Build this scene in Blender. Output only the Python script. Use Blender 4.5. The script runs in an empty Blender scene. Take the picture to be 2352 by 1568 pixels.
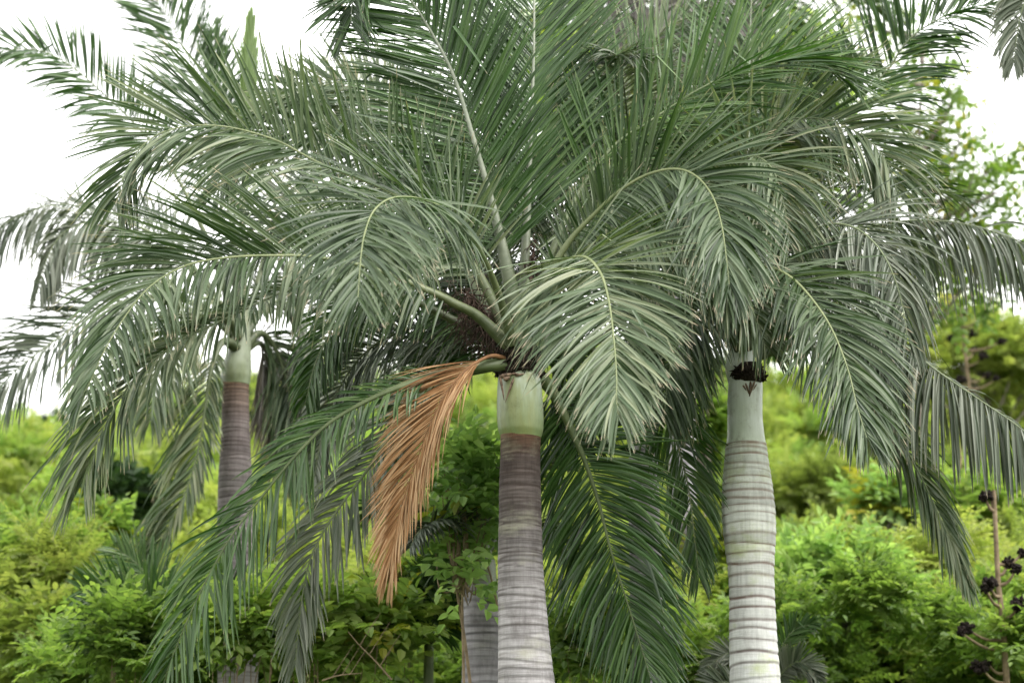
import bpy, math
import numpy as np
from mathutils import Vector

# ------------------------------------------------------------------ camera, sky, sun, exposure
SC = bpy.context.scene
PITCH = math.radians(15.0)
CAM = np.array([0.0, 0.0, 1.6])
FWD = np.array([0.0, math.cos(PITCH), math.sin(PITCH)])
RGT = np.array([1.0, 0.0, 0.0])
UPV = np.array([0.0, -math.sin(PITCH), math.cos(PITCH)])
cam_data = bpy.data.cameras.new("camera")
cam = bpy.data.objects.new("camera", cam_data)
SC.collection.objects.link(cam)
cam.location = CAM
cam.rotation_euler = (math.pi / 2 + PITCH, 0, 0)
cam_data.sensor_width = 36
cam_data.lens = 72
cam_data.clip_end = 2000
cam_data.dof.use_dof = True
cam_data.dof.focus_distance = 15.7
cam_data.dof.aperture_fstop = 1.25
SC.camera = cam

world = bpy.data.worlds.new("World")
SC.world = world
world.use_nodes = True
wn, wl = world.node_tree.nodes, world.node_tree.links
wn.clear()
SUN_EL, SUN_AZ = math.radians(52), math.radians(125)      # azimuth clockwise from +Y
sky = wn.new("ShaderNodeTexSky")
sky.sky_type = 'NISHITA'
sky.sun_disc = False
sky.sun_elevation = SUN_EL
sky.sun_rotation = SUN_AZ
mixw = wn.new("ShaderNodeMixRGB")
mixw.inputs[0].default_value = 0.92                        # overcast: white cloud layer over the blue
mixw.inputs[2].default_value = (10.5, 10.4, 10.15, 1)
bgw = wn.new("ShaderNodeBackground")
bgw.inputs[1].default_value = 0.076
outw = wn.new("ShaderNodeOutputWorld")
wl.new(sky.outputs[0], mixw.inputs[1])
wl.new(mixw.outputs[0], bgw.inputs[0])
wl.new(bgw.outputs[0], outw.inputs[0])

sun_d = bpy.data.lights.new("sun", 'SUN')
sun_d.energy = 1.15
sun_d.angle = math.radians(30)
sun_d.color = (1.0, 0.97, 0.92)
sun = bpy.data.objects.new("sun", sun_d)
SC.collection.objects.link(sun)
sdir = Vector((math.sin(SUN_AZ) * math.cos(SUN_EL), math.cos(SUN_AZ) * math.cos(SUN_EL), math.sin(SUN_EL)))
sun.rotation_euler = sdir.to_track_quat('Z', 'Y').to_euler()

SC.view_settings.view_transform = 'Standard'
SC.view_settings.look = 'None'
SC.view_settings.gamma = 1
SC.view_settings.use_curve_mapping = False
SC.view_settings.exposure = 2.0
SC.render.engine = 'CYCLES'
SC.cycles.use_denoising = True
SC.cycles.max_bounces = 7
SC.cycles.diffuse_bounces = 3
SC.cycles.glossy_bounces = 2
SC.cycles.transmission_bounces = 4
SC.cycles.transparent_max_bounces = 4

# ------------------------------------------------------------------ helpers
W, H = 2352.0, 1568.0
def at(px, py, Y):
    """point that stands at world distance Y for a pixel of the (2352x1568) photograph"""
    d = FWD + RGT * ((px - W / 2) / W * 0.5) + UPV * ((H / 2 - py) / W * 0.5)
    return CAM + d * (Y / d[1])
def mpp(Y):
    return Y / FWD[1] * 0.5 / W * 1.0                       # metres per pixel at distance Y
def unit(v):
    return v / np.maximum(np.linalg.norm(v, axis=-1, keepdims=True), 1e-9)
def cambasis(t):
    return RGT * t[0] + UPV * t[1] - FWD * t[2]

class MB:
    def __init__(self):
        self.v, self.f, self.c, self.n = [], [], [], 0
    def add(self, v, f, c=None):
        v = np.asarray(v, dtype=np.float64).reshape(-1, 3)
        f = np.asarray(f, dtype=np.int64).reshape(-1, 4)
        if c is None:
            c = np.zeros((len(v), 4)); c[:, 3] = 1
        self.v.append(v); self.f.append(f + self.n); self.c.append(np.asarray(c, dtype=np.float64).reshape(-1, 4))
        self.n += len(v)
    def build(self, name, mat, parent=None, smooth=False, origin=None):
        V = np.concatenate(self.v); F = np.concatenate(self.f); Cc = np.concatenate(self.c)
        if parent is not None:
            V = V - world_loc(parent)
        elif origin is not None:
            V = V - np.asarray(origin)
        me = bpy.data.meshes.new(name)
        me.vertices.add(len(V)); me.vertices.foreach_set("co", V.astype(np.float32).ravel())
        me.loops.add(F.size); me.loops.foreach_set("vertex_index", F.astype(np.int32).ravel())
        me.polygons.add(len(F))
        me.polygons.foreach_set("loop_start", (np.arange(len(F)) * 4).astype(np.int32))
        me.polygons.foreach_set("use_smooth", np.full(len(F), smooth))
        me.update(calc_edges=True)
        a = me.color_attributes.new("info", 'FLOAT_COLOR', 'POINT')
        a.data.foreach_set("color", Cc.astype(np.float32).ravel())
        me.materials.append(mat)
        o = bpy.data.objects.new(name, me)
        SC.collection.objects.link(o)
        if parent is not None:
            o.parent = parent
        elif origin is not None:
            o.location = origin
        return o

LOC = {}
def world_loc(o):
    p = np.zeros(3)
    while o is not None:
        p = p + np.array(o.location); o = o.parent
    return p
def thing(name, label, cat, loc, group=None):
    o = bpy.data.objects.new(name, None)
    o.empty_display_size = 0.3
    SC.collection.objects.link(o)
    o.location = loc
    o["label"] = label; o["category"] = cat
    if group: o["group"] = group
    return o

def spline(P, n):
    """centripetal-ish Catmull-Rom through P resampled to n points by arc length"""
    P = np.asarray(P, float)
    Q = np.vstack([2 * P[0] - P[1], P, 2 * P[-1] - P[-2]])
    out = []
    for i in range(1, len(Q) - 2):
        t = np.linspace(0, 1, 24, endpoint=False)[:, None]
        a, b, c, d = Q[i - 1], Q[i], Q[i + 1], Q[i + 2]
        out.append(0.5 * (2 * b + (c - a) * t + (2 * a - 5 * b + 4 * c - d) * t ** 2 + (3 * b - a - 3 * c + d) * t ** 3))
    out = np.vstack(out + [P[-1:]])
    s = np.concatenate([[0], np.cumsum(np.linalg.norm(np.diff(out, axis=0), axis=1))])
    u = np.linspace(0, s[-1], n)
    return np.stack([np.interp(u, s, out[:, k]) for k in range(3)], 1), s[-1]
def tangents(P):
    return unit(np.gradient(P, axis=0))

def tube(mb, P, R, m=8, flat=None, info=None, cap=True):
    """tube along P with radii R; flat = (normal array, ratio) makes it an ellipse"""
    P = np.asarray(P, float); n = len(P)
    R = np.broadcast_to(np.asarray(R, float), (n,))
    T = tangents(P)
    if flat is None:
        ref = np.array([0.31, 0.2, 0.93]) if abs(T[0][2]) < 0.8 else np.array([0.9, 0.3, 0.1])
        A = unit(np.cross(T, ref)); B = np.cross(A, T); ra, rb = R, R
    else:
        N = flat[0]; A = unit(np.cross(T, N)); B = unit(np.cross(A, T)); ra, rb = R, R * flat[1]
    ph = np.linspace(0, 2 * math.pi, m, endpoint=False)
    V = P[:, None] + A[:, None] * (np.cos(ph)[None, :, None] * ra[:, None, None]) + B[:, None] * (np.sin(ph)[None, :, None] * rb[:, None, None])
    i, j = np.meshgrid(np.arange(n - 1), np.arange(m), indexing='ij')
    F = np.stack([i * m + j, i * m + (j + 1) % m, (i + 1) * m + (j + 1) % m, (i + 1) * m + j], -1).reshape(-1, 4)
    C = np.zeros((n, m, 4)); C[..., 3] = 1
    C[..., 0] = np.linspace(0, 1, n)[:, None]
    if info is not None: C[..., 1] = info
    mb.add(V, F, C)

# ------------------------------------------------------------------ materials
def nodemat(name):
    m = bpy.data.materials.new(name); m.use_nodes = True
    nt = m.node_tree; nt.nodes.clear()
    out = nt.nodes.new("ShaderNodeOutputMaterial")
    return m, nt, out
def ramp(nt, stops, fac):
    r = nt.nodes.new("ShaderNodeValToRGB")
    e = r.color_ramp.elements
    while len(e) < len(stops): e.new(0.5)
    for k, (p, c) in enumerate(stops):
        e[k].position = p; e[k].color = (*c, 1)
    nt.links.new(fac, r.inputs[0])
    return r.outputs[0]
def mixc(nt, fac, a, b, mode='MIX'):
    m = nt.nodes.new("ShaderNodeMixRGB"); m.blend_type = mode
    for k, x in ((0, fac), (1, a), (2, b)):
        if isinstance(x, (int, float)): m.inputs[k].default_value = x
        elif isinstance(x, tuple): m.inputs[k].default_value = (*x, 1)
        else: nt.links.new(x, m.inputs[k])
    return m.outputs[0]
def noise(nt, scale, vec=None, detail=3.0, rough=0.6):
    n = nt.nodes.new("ShaderNodeTexNoise")
    n.inputs["Scale"].default_value = scale; n.inputs["Detail"].default_value = detail; n.inputs["Roughness"].default_value = rough
    if vec is not None: nt.links.new(vec, n.inputs["Vector"])
    return n.outputs[0]
def objvec(nt, scale=(1, 1, 1)):
    tc = nt.nodes.new("ShaderNodeTexCoord"); mp = nt.nodes.new("ShaderNodeMapping")
    mp.inputs["Scale"].default_value = scale
    nt.links.new(tc.outputs["Object"], mp.inputs["Vector"])
    return mp.outputs[0]
def info(nt):
    a = nt.nodes.new("ShaderNodeAttribute"); a.attribute_name = "info"
    s = nt.nodes.new("ShaderNodeSeparateColor"); nt.links.new(a.outputs["Color"], s.inputs[0])
    return s.outputs
def principled(nt, col, rough=0.5, spec=0.5, bump=None, bstr=0.3, bdist=0.02):
    p = nt.nodes.new("ShaderNodeBsdfPrincipled")
    if isinstance(col, tuple): p.inputs["Base Color"].default_value = (*col, 1)
    else: nt.links.new(col, p.inputs["Base Color"])
    p.inputs["Roughness"].default_value = rough
    p.inputs["Specular IOR Level"].default_value = spec
    if bump is not None:
        b = nt.nodes.new("ShaderNodeBump"); b.inputs["Strength"].default_value = bstr; b.inputs["Distance"].default_value = bdist
        nt.links.new(bump, b.inputs["Height"]); nt.links.new(b.outputs[0], p.inputs["Normal"])
    return p

def leaf_mat(name, stops, tip, tip_at, trans, transcol, rough=0.45, spec=0.4, nscale=1.2):
    m, nt, out = nodemat(name)
    s = info(nt)
    nz = noise(nt, nscale, objvec(nt), 2)
    oi = nt.nodes.new("ShaderNodeObjectInfo")
    m0 = nt.nodes.new("ShaderNodeMath"); m0.operation = 'MULTIPLY_ADD'
    nt.links.new(oi.outputs["Random"], m0.inputs[0]); m0.inputs[1].default_value = 0.40; m0.inputs[2].default_value = -0.46
    mth = nt.nodes.new("ShaderNodeMath"); mth.operation = 'MULTIPLY_ADD'
    nt.links.new(nz, mth.inputs[0]); mth.inputs[1].default_value = 0.7
    m2 = nt.nodes.new("ShaderNodeMath"); m2.operation = 'MULTIPLY_ADD'
    nt.links.new(s[1], m2.inputs[0]); m2.inputs[1].default_value = 0.75; nt.links.new(m0.outputs[0], m2.inputs[2])
    nt.links.new(m2.outputs[0], mth.inputs[2])
    col = ramp(nt, stops, mth.outputs[0])
    if tip is not None:
        tf = ramp(nt, [(tip_at, (0, 0, 0)), (min(1, tip_at + 0.07), (1, 1, 1))], s[0])
        # only some leaflets have a dry tip
        th = nt.nodes.new("ShaderNodeMath"); th.operation = 'MULTIPLY'
        nt.links.new(tf, th.inputs[0]); nt.links.new(s[2], th.inputs[1])
        col = mixc(nt, th.outputs[0], col, tip)
    p = principled(nt, col, rough, spec)
    if trans > 0:
        t = nt.nodes.new("ShaderNodeBsdfTranslucent")
        tc = mixc(nt, 1.0, col, transcol, 'MULTIPLY')
        nt.links.new(tc, t.inputs[0])
        mx = nt.nodes.new("ShaderNodeMixShader"); mx.inputs[0].default_value = trans
        nt.links.new(p.outputs[0], mx.inputs[1]); nt.links.new(t.outputs[0], mx.inputs[2])
        nt.links.new(mx.outputs[0], out.inputs[0])
    else:
        nt.links.new(p.outputs[0], out.inputs[0])
    return m

TAN = (0.42, 0.33, 0.24)
M = {}
M['mature'] = leaf_mat("palm_leaflet_glaucous", [(0.0, (0.016, 0.038, 0.009)), (0.30, (0.045, 0.078, 0.028)), (0.65, (0.115, 0.150, 0.085)), (1.0, (0.22, 0.235, 0.14))], TAN, 0.90, 0.22, (1.3, 1.7, 0.5), 0.46, 0.45)
M['young'] = leaf_mat("palm_leaflet_green", [(0.0, (0.012, 0.034, 0.005)), (0.45, (0.034, 0.082, 0.015)), (1.0, (0.098, 0.155, 0.050))], TAN, 0.94, 0.16, (1.3, 1.9, 0.5), 0.42, 0.45)
M['grey'] = leaf_mat("palm_leaflet_grey", [(0.0, (0.026, 0.045, 0.020)), (0.4, (0.075, 0.098, 0.060)), (1.0, (0.19, 0.205, 0.16))], TAN, 0.92, 0.18, (1.3, 1.5, 0.7), 0.46, 0.5)
M['dead'] = leaf_mat("palm_leaflet_dead", [(0.0, (0.07, 0.030, 0.012)), (0.3, (0.19, 0.092, 0.036)), (0.6, (0.31, 0.170, 0.078)), (1.0, (0.44, 0.29, 0.16))], (0.49, 0.335, 0.195), 0.45, 0.10, (1.3, 1.0, 0.7), 0.7, 0.15, 2.0)
M['drygrey'] = leaf_mat("palm_leaflet_withered", [(0.0, (0.10, 0.095, 0.085)), (0.5, (0.17, 0.16, 0.145)), (1.0, (0.26, 0.24, 0.21))], None, 1, 0.12, (1.3, 1.2, 0.9), 0.6, 0.3)
M['spear'] = leaf_mat("palm_spear_leaf", [(0.0, (0.12, 0.19, 0.06)), (1.0, (0.19, 0.26, 0.10))], None, 1, 0.35, (1.4, 1.7, 0.5))
def shrub_leaf(name, stops, trans=0.38, rough=0.45, spec=0.35):
    return leaf_mat(name, stops, None, 1, trans, (1.35, 1.5, 0.75), rough, spec, 0.6)
M['lime'] = shrub_leaf("leaf_lime", [(0.0, (0.10, 0.165, 0.045)), (0.5, (0.22, 0.315, 0.085)), (1.0, (0.34, 0.40, 0.12))], 0.52)
M['fern'] = shrub_leaf("leaf_fern_green", [(0.0, (0.15, 0.19, 0.05)), (0.5, (0.26, 0.315, 0.09)), (1.0, (0.36, 0.38, 0.12))], 0.52)
M['mid'] = shrub_leaf("leaf_mid_green", [(0.0, (0.08, 0.14, 0.03)), (0.5, (0.14, 0.22, 0.05)), (1.0, (0.23, 0.29, 0.07))], 0.46)
M['pale'] = shrub_leaf("leaf_pale_green", [(0.0, (0.15, 0.25, 0.08)), (0.5, (0.25, 0.37, 0.14)), (1.0, (0.34, 0.44, 0.17))], 0.52)
M['darkleaf'] = shrub_leaf("leaf_dark_green", [(0.0, (0.018, 0.040, 0.014)), (0.5, (0.035, 0.070, 0.022)), (1.0, (0.075, 0.105, 0.03))], 0.2)
M['olive'] = shrub_leaf("leaf_olive", [(0.0, (0.085, 0.125, 0.02)), (0.5, (0.14, 0.185, 0.03)), (1.0, (0.22, 0.235, 0.05))], 0.4)
M['yellow'] = shrub_leaf("leaf_yellow", [(0.0, (0.16, 0.20, 0.025)), (0.5, (0.24, 0.26, 0.03)), (1.0, (0.34, 0.31, 0.05))])

def simple(name, a, b, scale, rough=0.7, spec=0.3, vec=(1, 1, 1), bstr=0.3, base=None):
    m, nt, out = nodemat(name)
    n = noise(nt, scale, objvec(nt, vec), 5)
    c = ramp(nt, [(0.3, a), (0.7, b)], n)
    if base is not None:
        c = mixc(nt, ramp(nt, [(0.08, (1, 1, 1)), (0.30, (0, 0, 0))], info(nt)[0]), c, ramp(nt, [(0.3, base[0]), (0.7, base[1])], n))
    p = principled(nt, c, rough, spec, n, bstr)
    nt.links.new(p.outputs[0], out.inputs[0])
    return m
M['rachis'] = simple("rachis_green", (0.085, 0.115, 0.05), (0.16, 0.19, 0.10), 9, 0.5, 0.4, base=((0.030, 0.045, 0.015), (0.080, 0.098, 0.042)))
M['rachis_pale'] = simple("rachis_pale", (0.13, 0.155, 0.105), (0.23, 0.25, 0.19), 9, 0.5, 0.4, base=((0.030, 0.045, 0.015), (0.080, 0.098, 0.042)))
M['rachis_yellow'] = simple("rachis_yellow", (0.115, 0.145, 0.06), (0.19, 0.215, 0.10), 9, 0.5, 0.4, base=((0.030, 0.045, 0.015), (0.080, 0.098, 0.042)))
M['petiole'] = simple("petiole_green", (0.055, 0.08, 0.025), (0.115, 0.145, 0.06), 6, 0.5, 0.4)
M['rachis_dead'] = simple("rachis_dead", (0.10, 0.05, 0.022), (0.25, 0.13, 0.06), 9, 0.7, 0.2)
M['fibre'] = simple("dark_fibre", (0.008, 0.007, 0.006), (0.045, 0.034, 0.026), 25, 0.95, 0.1, (3, 3, 0.6), 0.9)
M['stalk'] = simple("dry_stalk", (0.022, 0.015, 0.012), (0.085, 0.055, 0.042), 12, 0.85, 0.15)
M['torn'] = simple("torn_sheath", (0.035, 0.02, 0.014), (0.34, 0.24, 0.17), 30, 0.8, 0.2)
M['bark'] = simple("bark_grey", (0.10, 0.085, 0.07), (0.26, 0.23, 0.20), 9, 0.9, 0.2, (1, 1, 0.3), 0.6)
M['twig'] = simple("twig_brown", (0.13, 0.095, 0.06), (0.30, 0.23, 0.15), 9, 0.9, 0.2)
M['seed'] = simple("seed_black", (0.006, 0.005, 0.005), (0.030, 0.022, 0.018), 30, 0.9, 0.15)

def trunk_mat(name, stops, scar, scar2, lichen, lich_amt, contrast=0.5, blotch=0.75):
    """info: R = leaf scar, G = height along the visible trunk, B = random per internode"""
    m, nt, out = nodemat(name)
    s = info(nt)
    base = ramp(nt, stops, s[1])
    streak = noise(nt, 1.0, objvec(nt, (3, 3, 60)), 4, 0.65)
    base = mixc(nt, contrast, base, ramp(nt, [(0.32, (0.45, 0.42, 0.40)), (0.52, (1, 1, 1)), (0.72, (1.35, 1.35, 1.35))], streak), 'MULTIPLY')
    blot = noise(nt, 3.4, objvec(nt, (1.3, 1.3, 0.7)), 5, 0.7)
    base = mixc(nt, blotch, base, ramp(nt, [(0.30, (0.45, 0.43, 0.42)), (0.50, (1, 1, 1)), (0.75, (1.15, 1.14, 1.12))], blot), 'MULTIPLY')
    vert = noise(nt, 1.0, objvec(nt, (42, 42, 3)), 3, 0.6)
    base = mixc(nt, 0.5, base, ramp(nt, [(0.3, (0.72, 0.72, 0.72)), (0.6, (1.08, 1.08, 1.08))], vert), 'MULTIPLY')
    lf = ramp(nt, [(0.52, (0, 0, 0)), (0.72, (lich_amt,) * 3)], noise(nt, 2.3, objvec(nt, (1, 1, 1.6)), 5, 0.7))
    base = mixc(nt, lf, base, lichen)
    seg = ramp(nt, [(0.0, (0.80, 0.80, 0.80)), (1.0, (1.12, 1.12, 1.12))], s[2])
    base = mixc(nt, 1.0, base, seg, 'MULTIPLY')
    sc = mixc(nt, s[1], scar, scar2)
    # scars break up round the trunk
    br = ramp(nt, [(0.25, (0.35, 0.35, 0.35)), (0.55, (1, 1, 1))], noise(nt, 5, objvec(nt, (1, 1, 0.4)), 3))
    mm = nt.nodes.new("ShaderNodeMath"); mm.operation = 'MULTIPLY'
    nt.links.new(s[0], mm.inputs[0]); nt.links.new(br, mm.inputs[1])
    col = mixc(nt, mm.outputs[0], base, sc)
    hb = mixc(nt, 0.5, streak, vert)
    p = principled(nt, col, 0.85, 0.2, hb, 0.55, 0.012)
    nt.links.new(p.outputs[0], out.inputs[0])
    return m
M['trunk_grey'] = trunk_mat("trunk_grey_ringed",
    [(0.0, (0.40, 0.385, 0.39)), (0.28, (0.34, 0.325, 0.33)), (0.50, (0.215, 0.20, 0.20)), (0.72, (0.125, 0.105, 0.10)), (0.90, (0.085, 0.066, 0.06)), (0.965, (0.13, 0.075, 0.05)), (1.0, (0.24, 0.13, 0.075))],
    (0.10, 0.092, 0.09), (0.05, 0.032, 0.026), (0.34, 0.34, 0.24), 0.5, 0.6)
M['trunk_white'] = trunk_mat("trunk_white_ringed",
    [(0.0, (0.60, 0.61, 0.60)), (0.5, (0.55, 0.56, 0.53)), (0.8, (0.62, 0.64, 0.60)), (1.0, (0.64, 0.68, 0.62))],
    (0.13, 0.11, 0.11), (0.20, 0.085, 0.045), (0.42, 0.47, 0.26), 0.85, 0.22, 0.45)
M['trunk_brown'] = trunk_mat("trunk_mauve_ringed",
    [(0.0, (0.25, 0.235, 0.24)), (0.5, (0.21, 0.19, 0.19)), (0.85, (0.135, 0.112, 0.108)), (0.95, (0.16, 0.115, 0.09)), (1.0, (0.22, 0.14, 0.085))],
    (0.07, 0.06, 0.06), (0.05, 0.035, 0.03), (0.22, 0.215, 0.2), 0.3, 0.6)
M['trunk_back'] = trunk_mat("trunk_pale_mauve",
    [(0.0, (0.27, 0.26, 0.275)), (1.0, (0.30, 0.285, 0.30))], (0.09, 0.085, 0.09), (0.08, 0.075, 0.08), (0.25, 0.26, 0.2), 0.3, 0.45)

def crownshaft_mat(name, lo, hi, glauc, patch):
    m, nt, out = nodemat(name)
    s = info(nt)
    base = ramp(nt, [(0.0, lo), (0.35, hi), (1.0, glauc)], s[0])
    n1 = noise(nt, 1.0, objvec(nt, (5, 5, 1.3)), 4, 0.6)
    base = mixc(nt, ramp(nt, [(0.46, (0, 0, 0)), (0.62, (0.9, 0.9, 0.9))], n1), base, patch)
    n3 = noise(nt, 1.0, objvec(nt, (9, 9, 6)), 6, 0.75)
    base = mixc(nt, 0.6, base, ramp(nt, [(0.32, (0.55, 0.52, 0.45)), (0.46, (1, 1, 1)), (0.7, (1.15, 1.15, 1.18))], n3), 'MULTIPLY')
    n2 = noise(nt, 1.0, objvec(nt, (55, 55, 4)), 3, 0.6)
    base = mixc(nt, 0.35, base, ramp(nt, [(0.3, (0.75, 0.75, 0.75)), (0.65, (1.1, 1.1, 1.1))], n2), 'MULTIPLY')
    p = principled(nt, base, 0.42, 0.45, n2, 0.08, 0.01)
    nt.links.new(p.outputs[0], out.inputs[0])
    return m
M['shaft'] = crownshaft_mat("crownshaft_glaucous", (0.22, 0.29, 0.13), (0.29, 0.35, 0.22), (0.42, 0.47, 0.41), (0.24, 0.27, 0.11))
M['shaft_white'] = crownshaft_mat("crownshaft_pale", (0.50, 0.56, 0.45), (0.64, 0.69, 0.64), (0.66, 0.70, 0.66), (0.56, 0.62, 0.52))
M['shaft_green'] = crownshaft_mat("crownshaft_green", (0.17, 0.205, 0.12), (0.19, 0.22, 0.145), (0.16, 0.18, 0.11), (0.16, 0.185, 0.095))

# ------------------------------------------------------------------ palm pieces
def frond(parent, pts, n0=(0, .5, 1), n1=None, L=0.8, s0=0.14, K=88, a0=68, a1=26, beta=18, droop=0.10, mat='mature',
          rac='rachis', r0=0.033, r1=0.004, wid=0.028, seed=0, world=False, sides=(1, 1), drop=None, tipf=0.7, prof=None, jit=1.0, broken=0.05, label=None, ls=(1, 1), ao=(0, 0), bs=None):
    """one pinnate frond: rachis curve through pixel+distance points, two ranks of folded leaflets"""
    rng = np.random.default_rng(seed + 7)
    P3 = np.array(pts, float) if world else np.array([at(*p) for p in pts])
    NP = 140
    P, length = spline(P3, NP)
    T = tangents(P)
    if world: Na = np.asarray(n0, float); Nb = np.asarray(n1 if n1 is not None else n0, float)
    else: Na = cambasis(n0); Nb = cambasis(n1 if n1 is not None else n0)
    u = np.linspace(0, 1, NP)[:, None]
    N = Na * (1 - u) + Nb * u
    N = unit(N - T * np.sum(N * T, 1, keepdims=True))
    S = np.cross(T, N)
    mb = MB()
    for side_i, sg in enumerate((1.0, -1.0)):
        k = int(K * 2.25 * sides[side_i])
        s = np.linspace(s0, 0.995, k) + rng.normal(0, 0.25 / K, k)
        s = np.clip(s, 0.02, 1.0)
        idx = s * (NP - 1)
        f = lambda A: np.stack([np.interp(idx, np.arange(NP), A[:, c]) for c in range(3)], 1)
        p, t, n, sd = f(P), unit(f(T)), unit(f(N)), unit(f(S)) * sg
        q = (s - s0) / (1 - s0)
        if prof is None:
            pr = np.interp(q, [0, .08, .25, .5, .75, .92, 1], [.55, .8, 1, 1, .82, .55, .38])
        else:
            pr = np.interp(q, prof[0], prof[1])
        ln = L * ls[side_i] * pr * rng.uniform(0.86, 1.08, k)
        ang = np.radians(np.interp(q, [0, .5, 1], [min(a0 + 8, 84) if a0 > 45 else a0, (a0 + a1) / 2 + 8, a1 + 6]) + ao[side_i] + rng.normal(0, 5.0 * jit, k))
        bq = beta if bs is None else bs[side_i][0] + (bs[side_i][1] - bs[side_i][0]) * np.clip(q * 2.2, 0, 1)
        be = np.radians(bq + rng.normal(0, 14 * jit, k))
        d = unit(t * np.cos(ang)[:, None] + (sd * np.cos(be)[:, None] + n * np.sin(be)[:, None]) * np.sin(ang)[:, None])
        wv = unit(t - d * np.sum(t * d, 1, keepdims=True))
        bn = np.cross(d, wv)
        tw = np.radians(rng.normal(0, 22 * jit, k))
        wv = wv * np.cos(tw)[:, None] + bn * np.sin(tw)[:, None]
        dr = droop * rng.uniform(0.5, 1.5, k)
        dr = dr * np.interp(d[:, 2], [-0.3, 0.15, 0.6], [1.35, 0.75, 0.22])     # stiff when they rise, limp when they hang
        if drop is not None: dr = dr * drop[side_i]
        br = rng.random(k) < broken
        nseg = 7
        seg = ln / nseg
        g = np.array([0, 0, -1.0])
        rows = [p.copy()]; dirs = [d.copy()]
        p = p + sd * (np.interp(s, [0, .08, .18, .34, .6, 1], [r0 * 1.9, r0 * 1.45, r0 * 1.05, r0 * .54, r0 * .30, r1 * .8]) * 0.8)[:, None]
        rows = [p.copy()]
        x = p.copy()
        kinkat = rng.integers(1, 5, k)
        side_bend = rng.normal(0, 0.012 * jit, k)
        for i in range(nseg):
            x = x + d * seg[:, None]
            rows.append(x.copy())
            amt = dr * (0.5 + 1.1 * (i / nseg))
            amt = np.where(br & (i == kinkat), 1.3, amt)
            d = unit(d + g * amt[:, None] + wv * side_bend[:, None])
            dirs.append(d.copy())
        rows = np.stack(rows, 1); dirs = np.stack(dirs, 1)             # k, nseg+1, 3
        tt = np.linspace(0, 1, nseg + 1)
        w = wid * np.interp(tt, [0, .12, .35, .6, .85, 1], [.35, .8, 1, .88, .5, .06])
        wk = (0.75 + 0.25 * pr) * rng.uniform(0.75, 1.15, k)
        ww = w[None, :] * wk[:, None] * 0.5
        wdir = wv[:, None, :] - dirs * np.sum(wv[:, None, :] * dirs, 2, keepdims=True)
        wdir = unit(wdir)
        nn = np.cross(dirs, wdir)
        nn = nn * np.sign(np.sum(nn * n[:, None, :], 2, keepdims=True) + 1e-6)
        fold = 0.38
        Lf = rows + wdir * ww[..., None] + nn * (ww * fold)[..., None]
        Rt = rows - wdir * ww[..., None] + nn * (ww * fold)[..., None]
        V = np.stack([Lf, rows, Rt], 2)                               # k, nseg+1, 3, 3
        base = (np.arange(k) * (nseg + 1) * 3)[:, None, None]
        ii = (np.arange(nseg) * 3)[None, :, None]
        jj = np.arange(2)[None, None, :]
        a = base + ii + jj
        F = np.stack([a, a + 1, a + 4, a + 3], -1).reshape(-1, 4)
        C = np.zeros((k, nseg + 1, 3, 4)); C[..., 3] = 1
        C[..., 0] = tt[None, :, None]
        C[..., 1] = rng.random(k)[:, None, None]
        C[..., 2] = (rng.random(k) < tipf)[:, None, None] * rng.uniform(0.4, 1, k)[:, None, None]
        mb.add(V, F, C)
    o = mb.build("frond", M[mat], parent)
    if label: o["label"] = label
    rb = MB()
    rr = np.interp(np.linspace(0, 1, NP), [0, .08, .18, .34, .6, 1], [r0 * 1.9, r0 * 1.45, r0 * 1.05, r0 * .54, r0 * .30, r1 * .8])
    tube(rb, P[:: 2], rr[::2], 8, (N[::2], 0.75))
    rb.build("rachis", M[rac], o, smooth=True)
    return o

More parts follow.
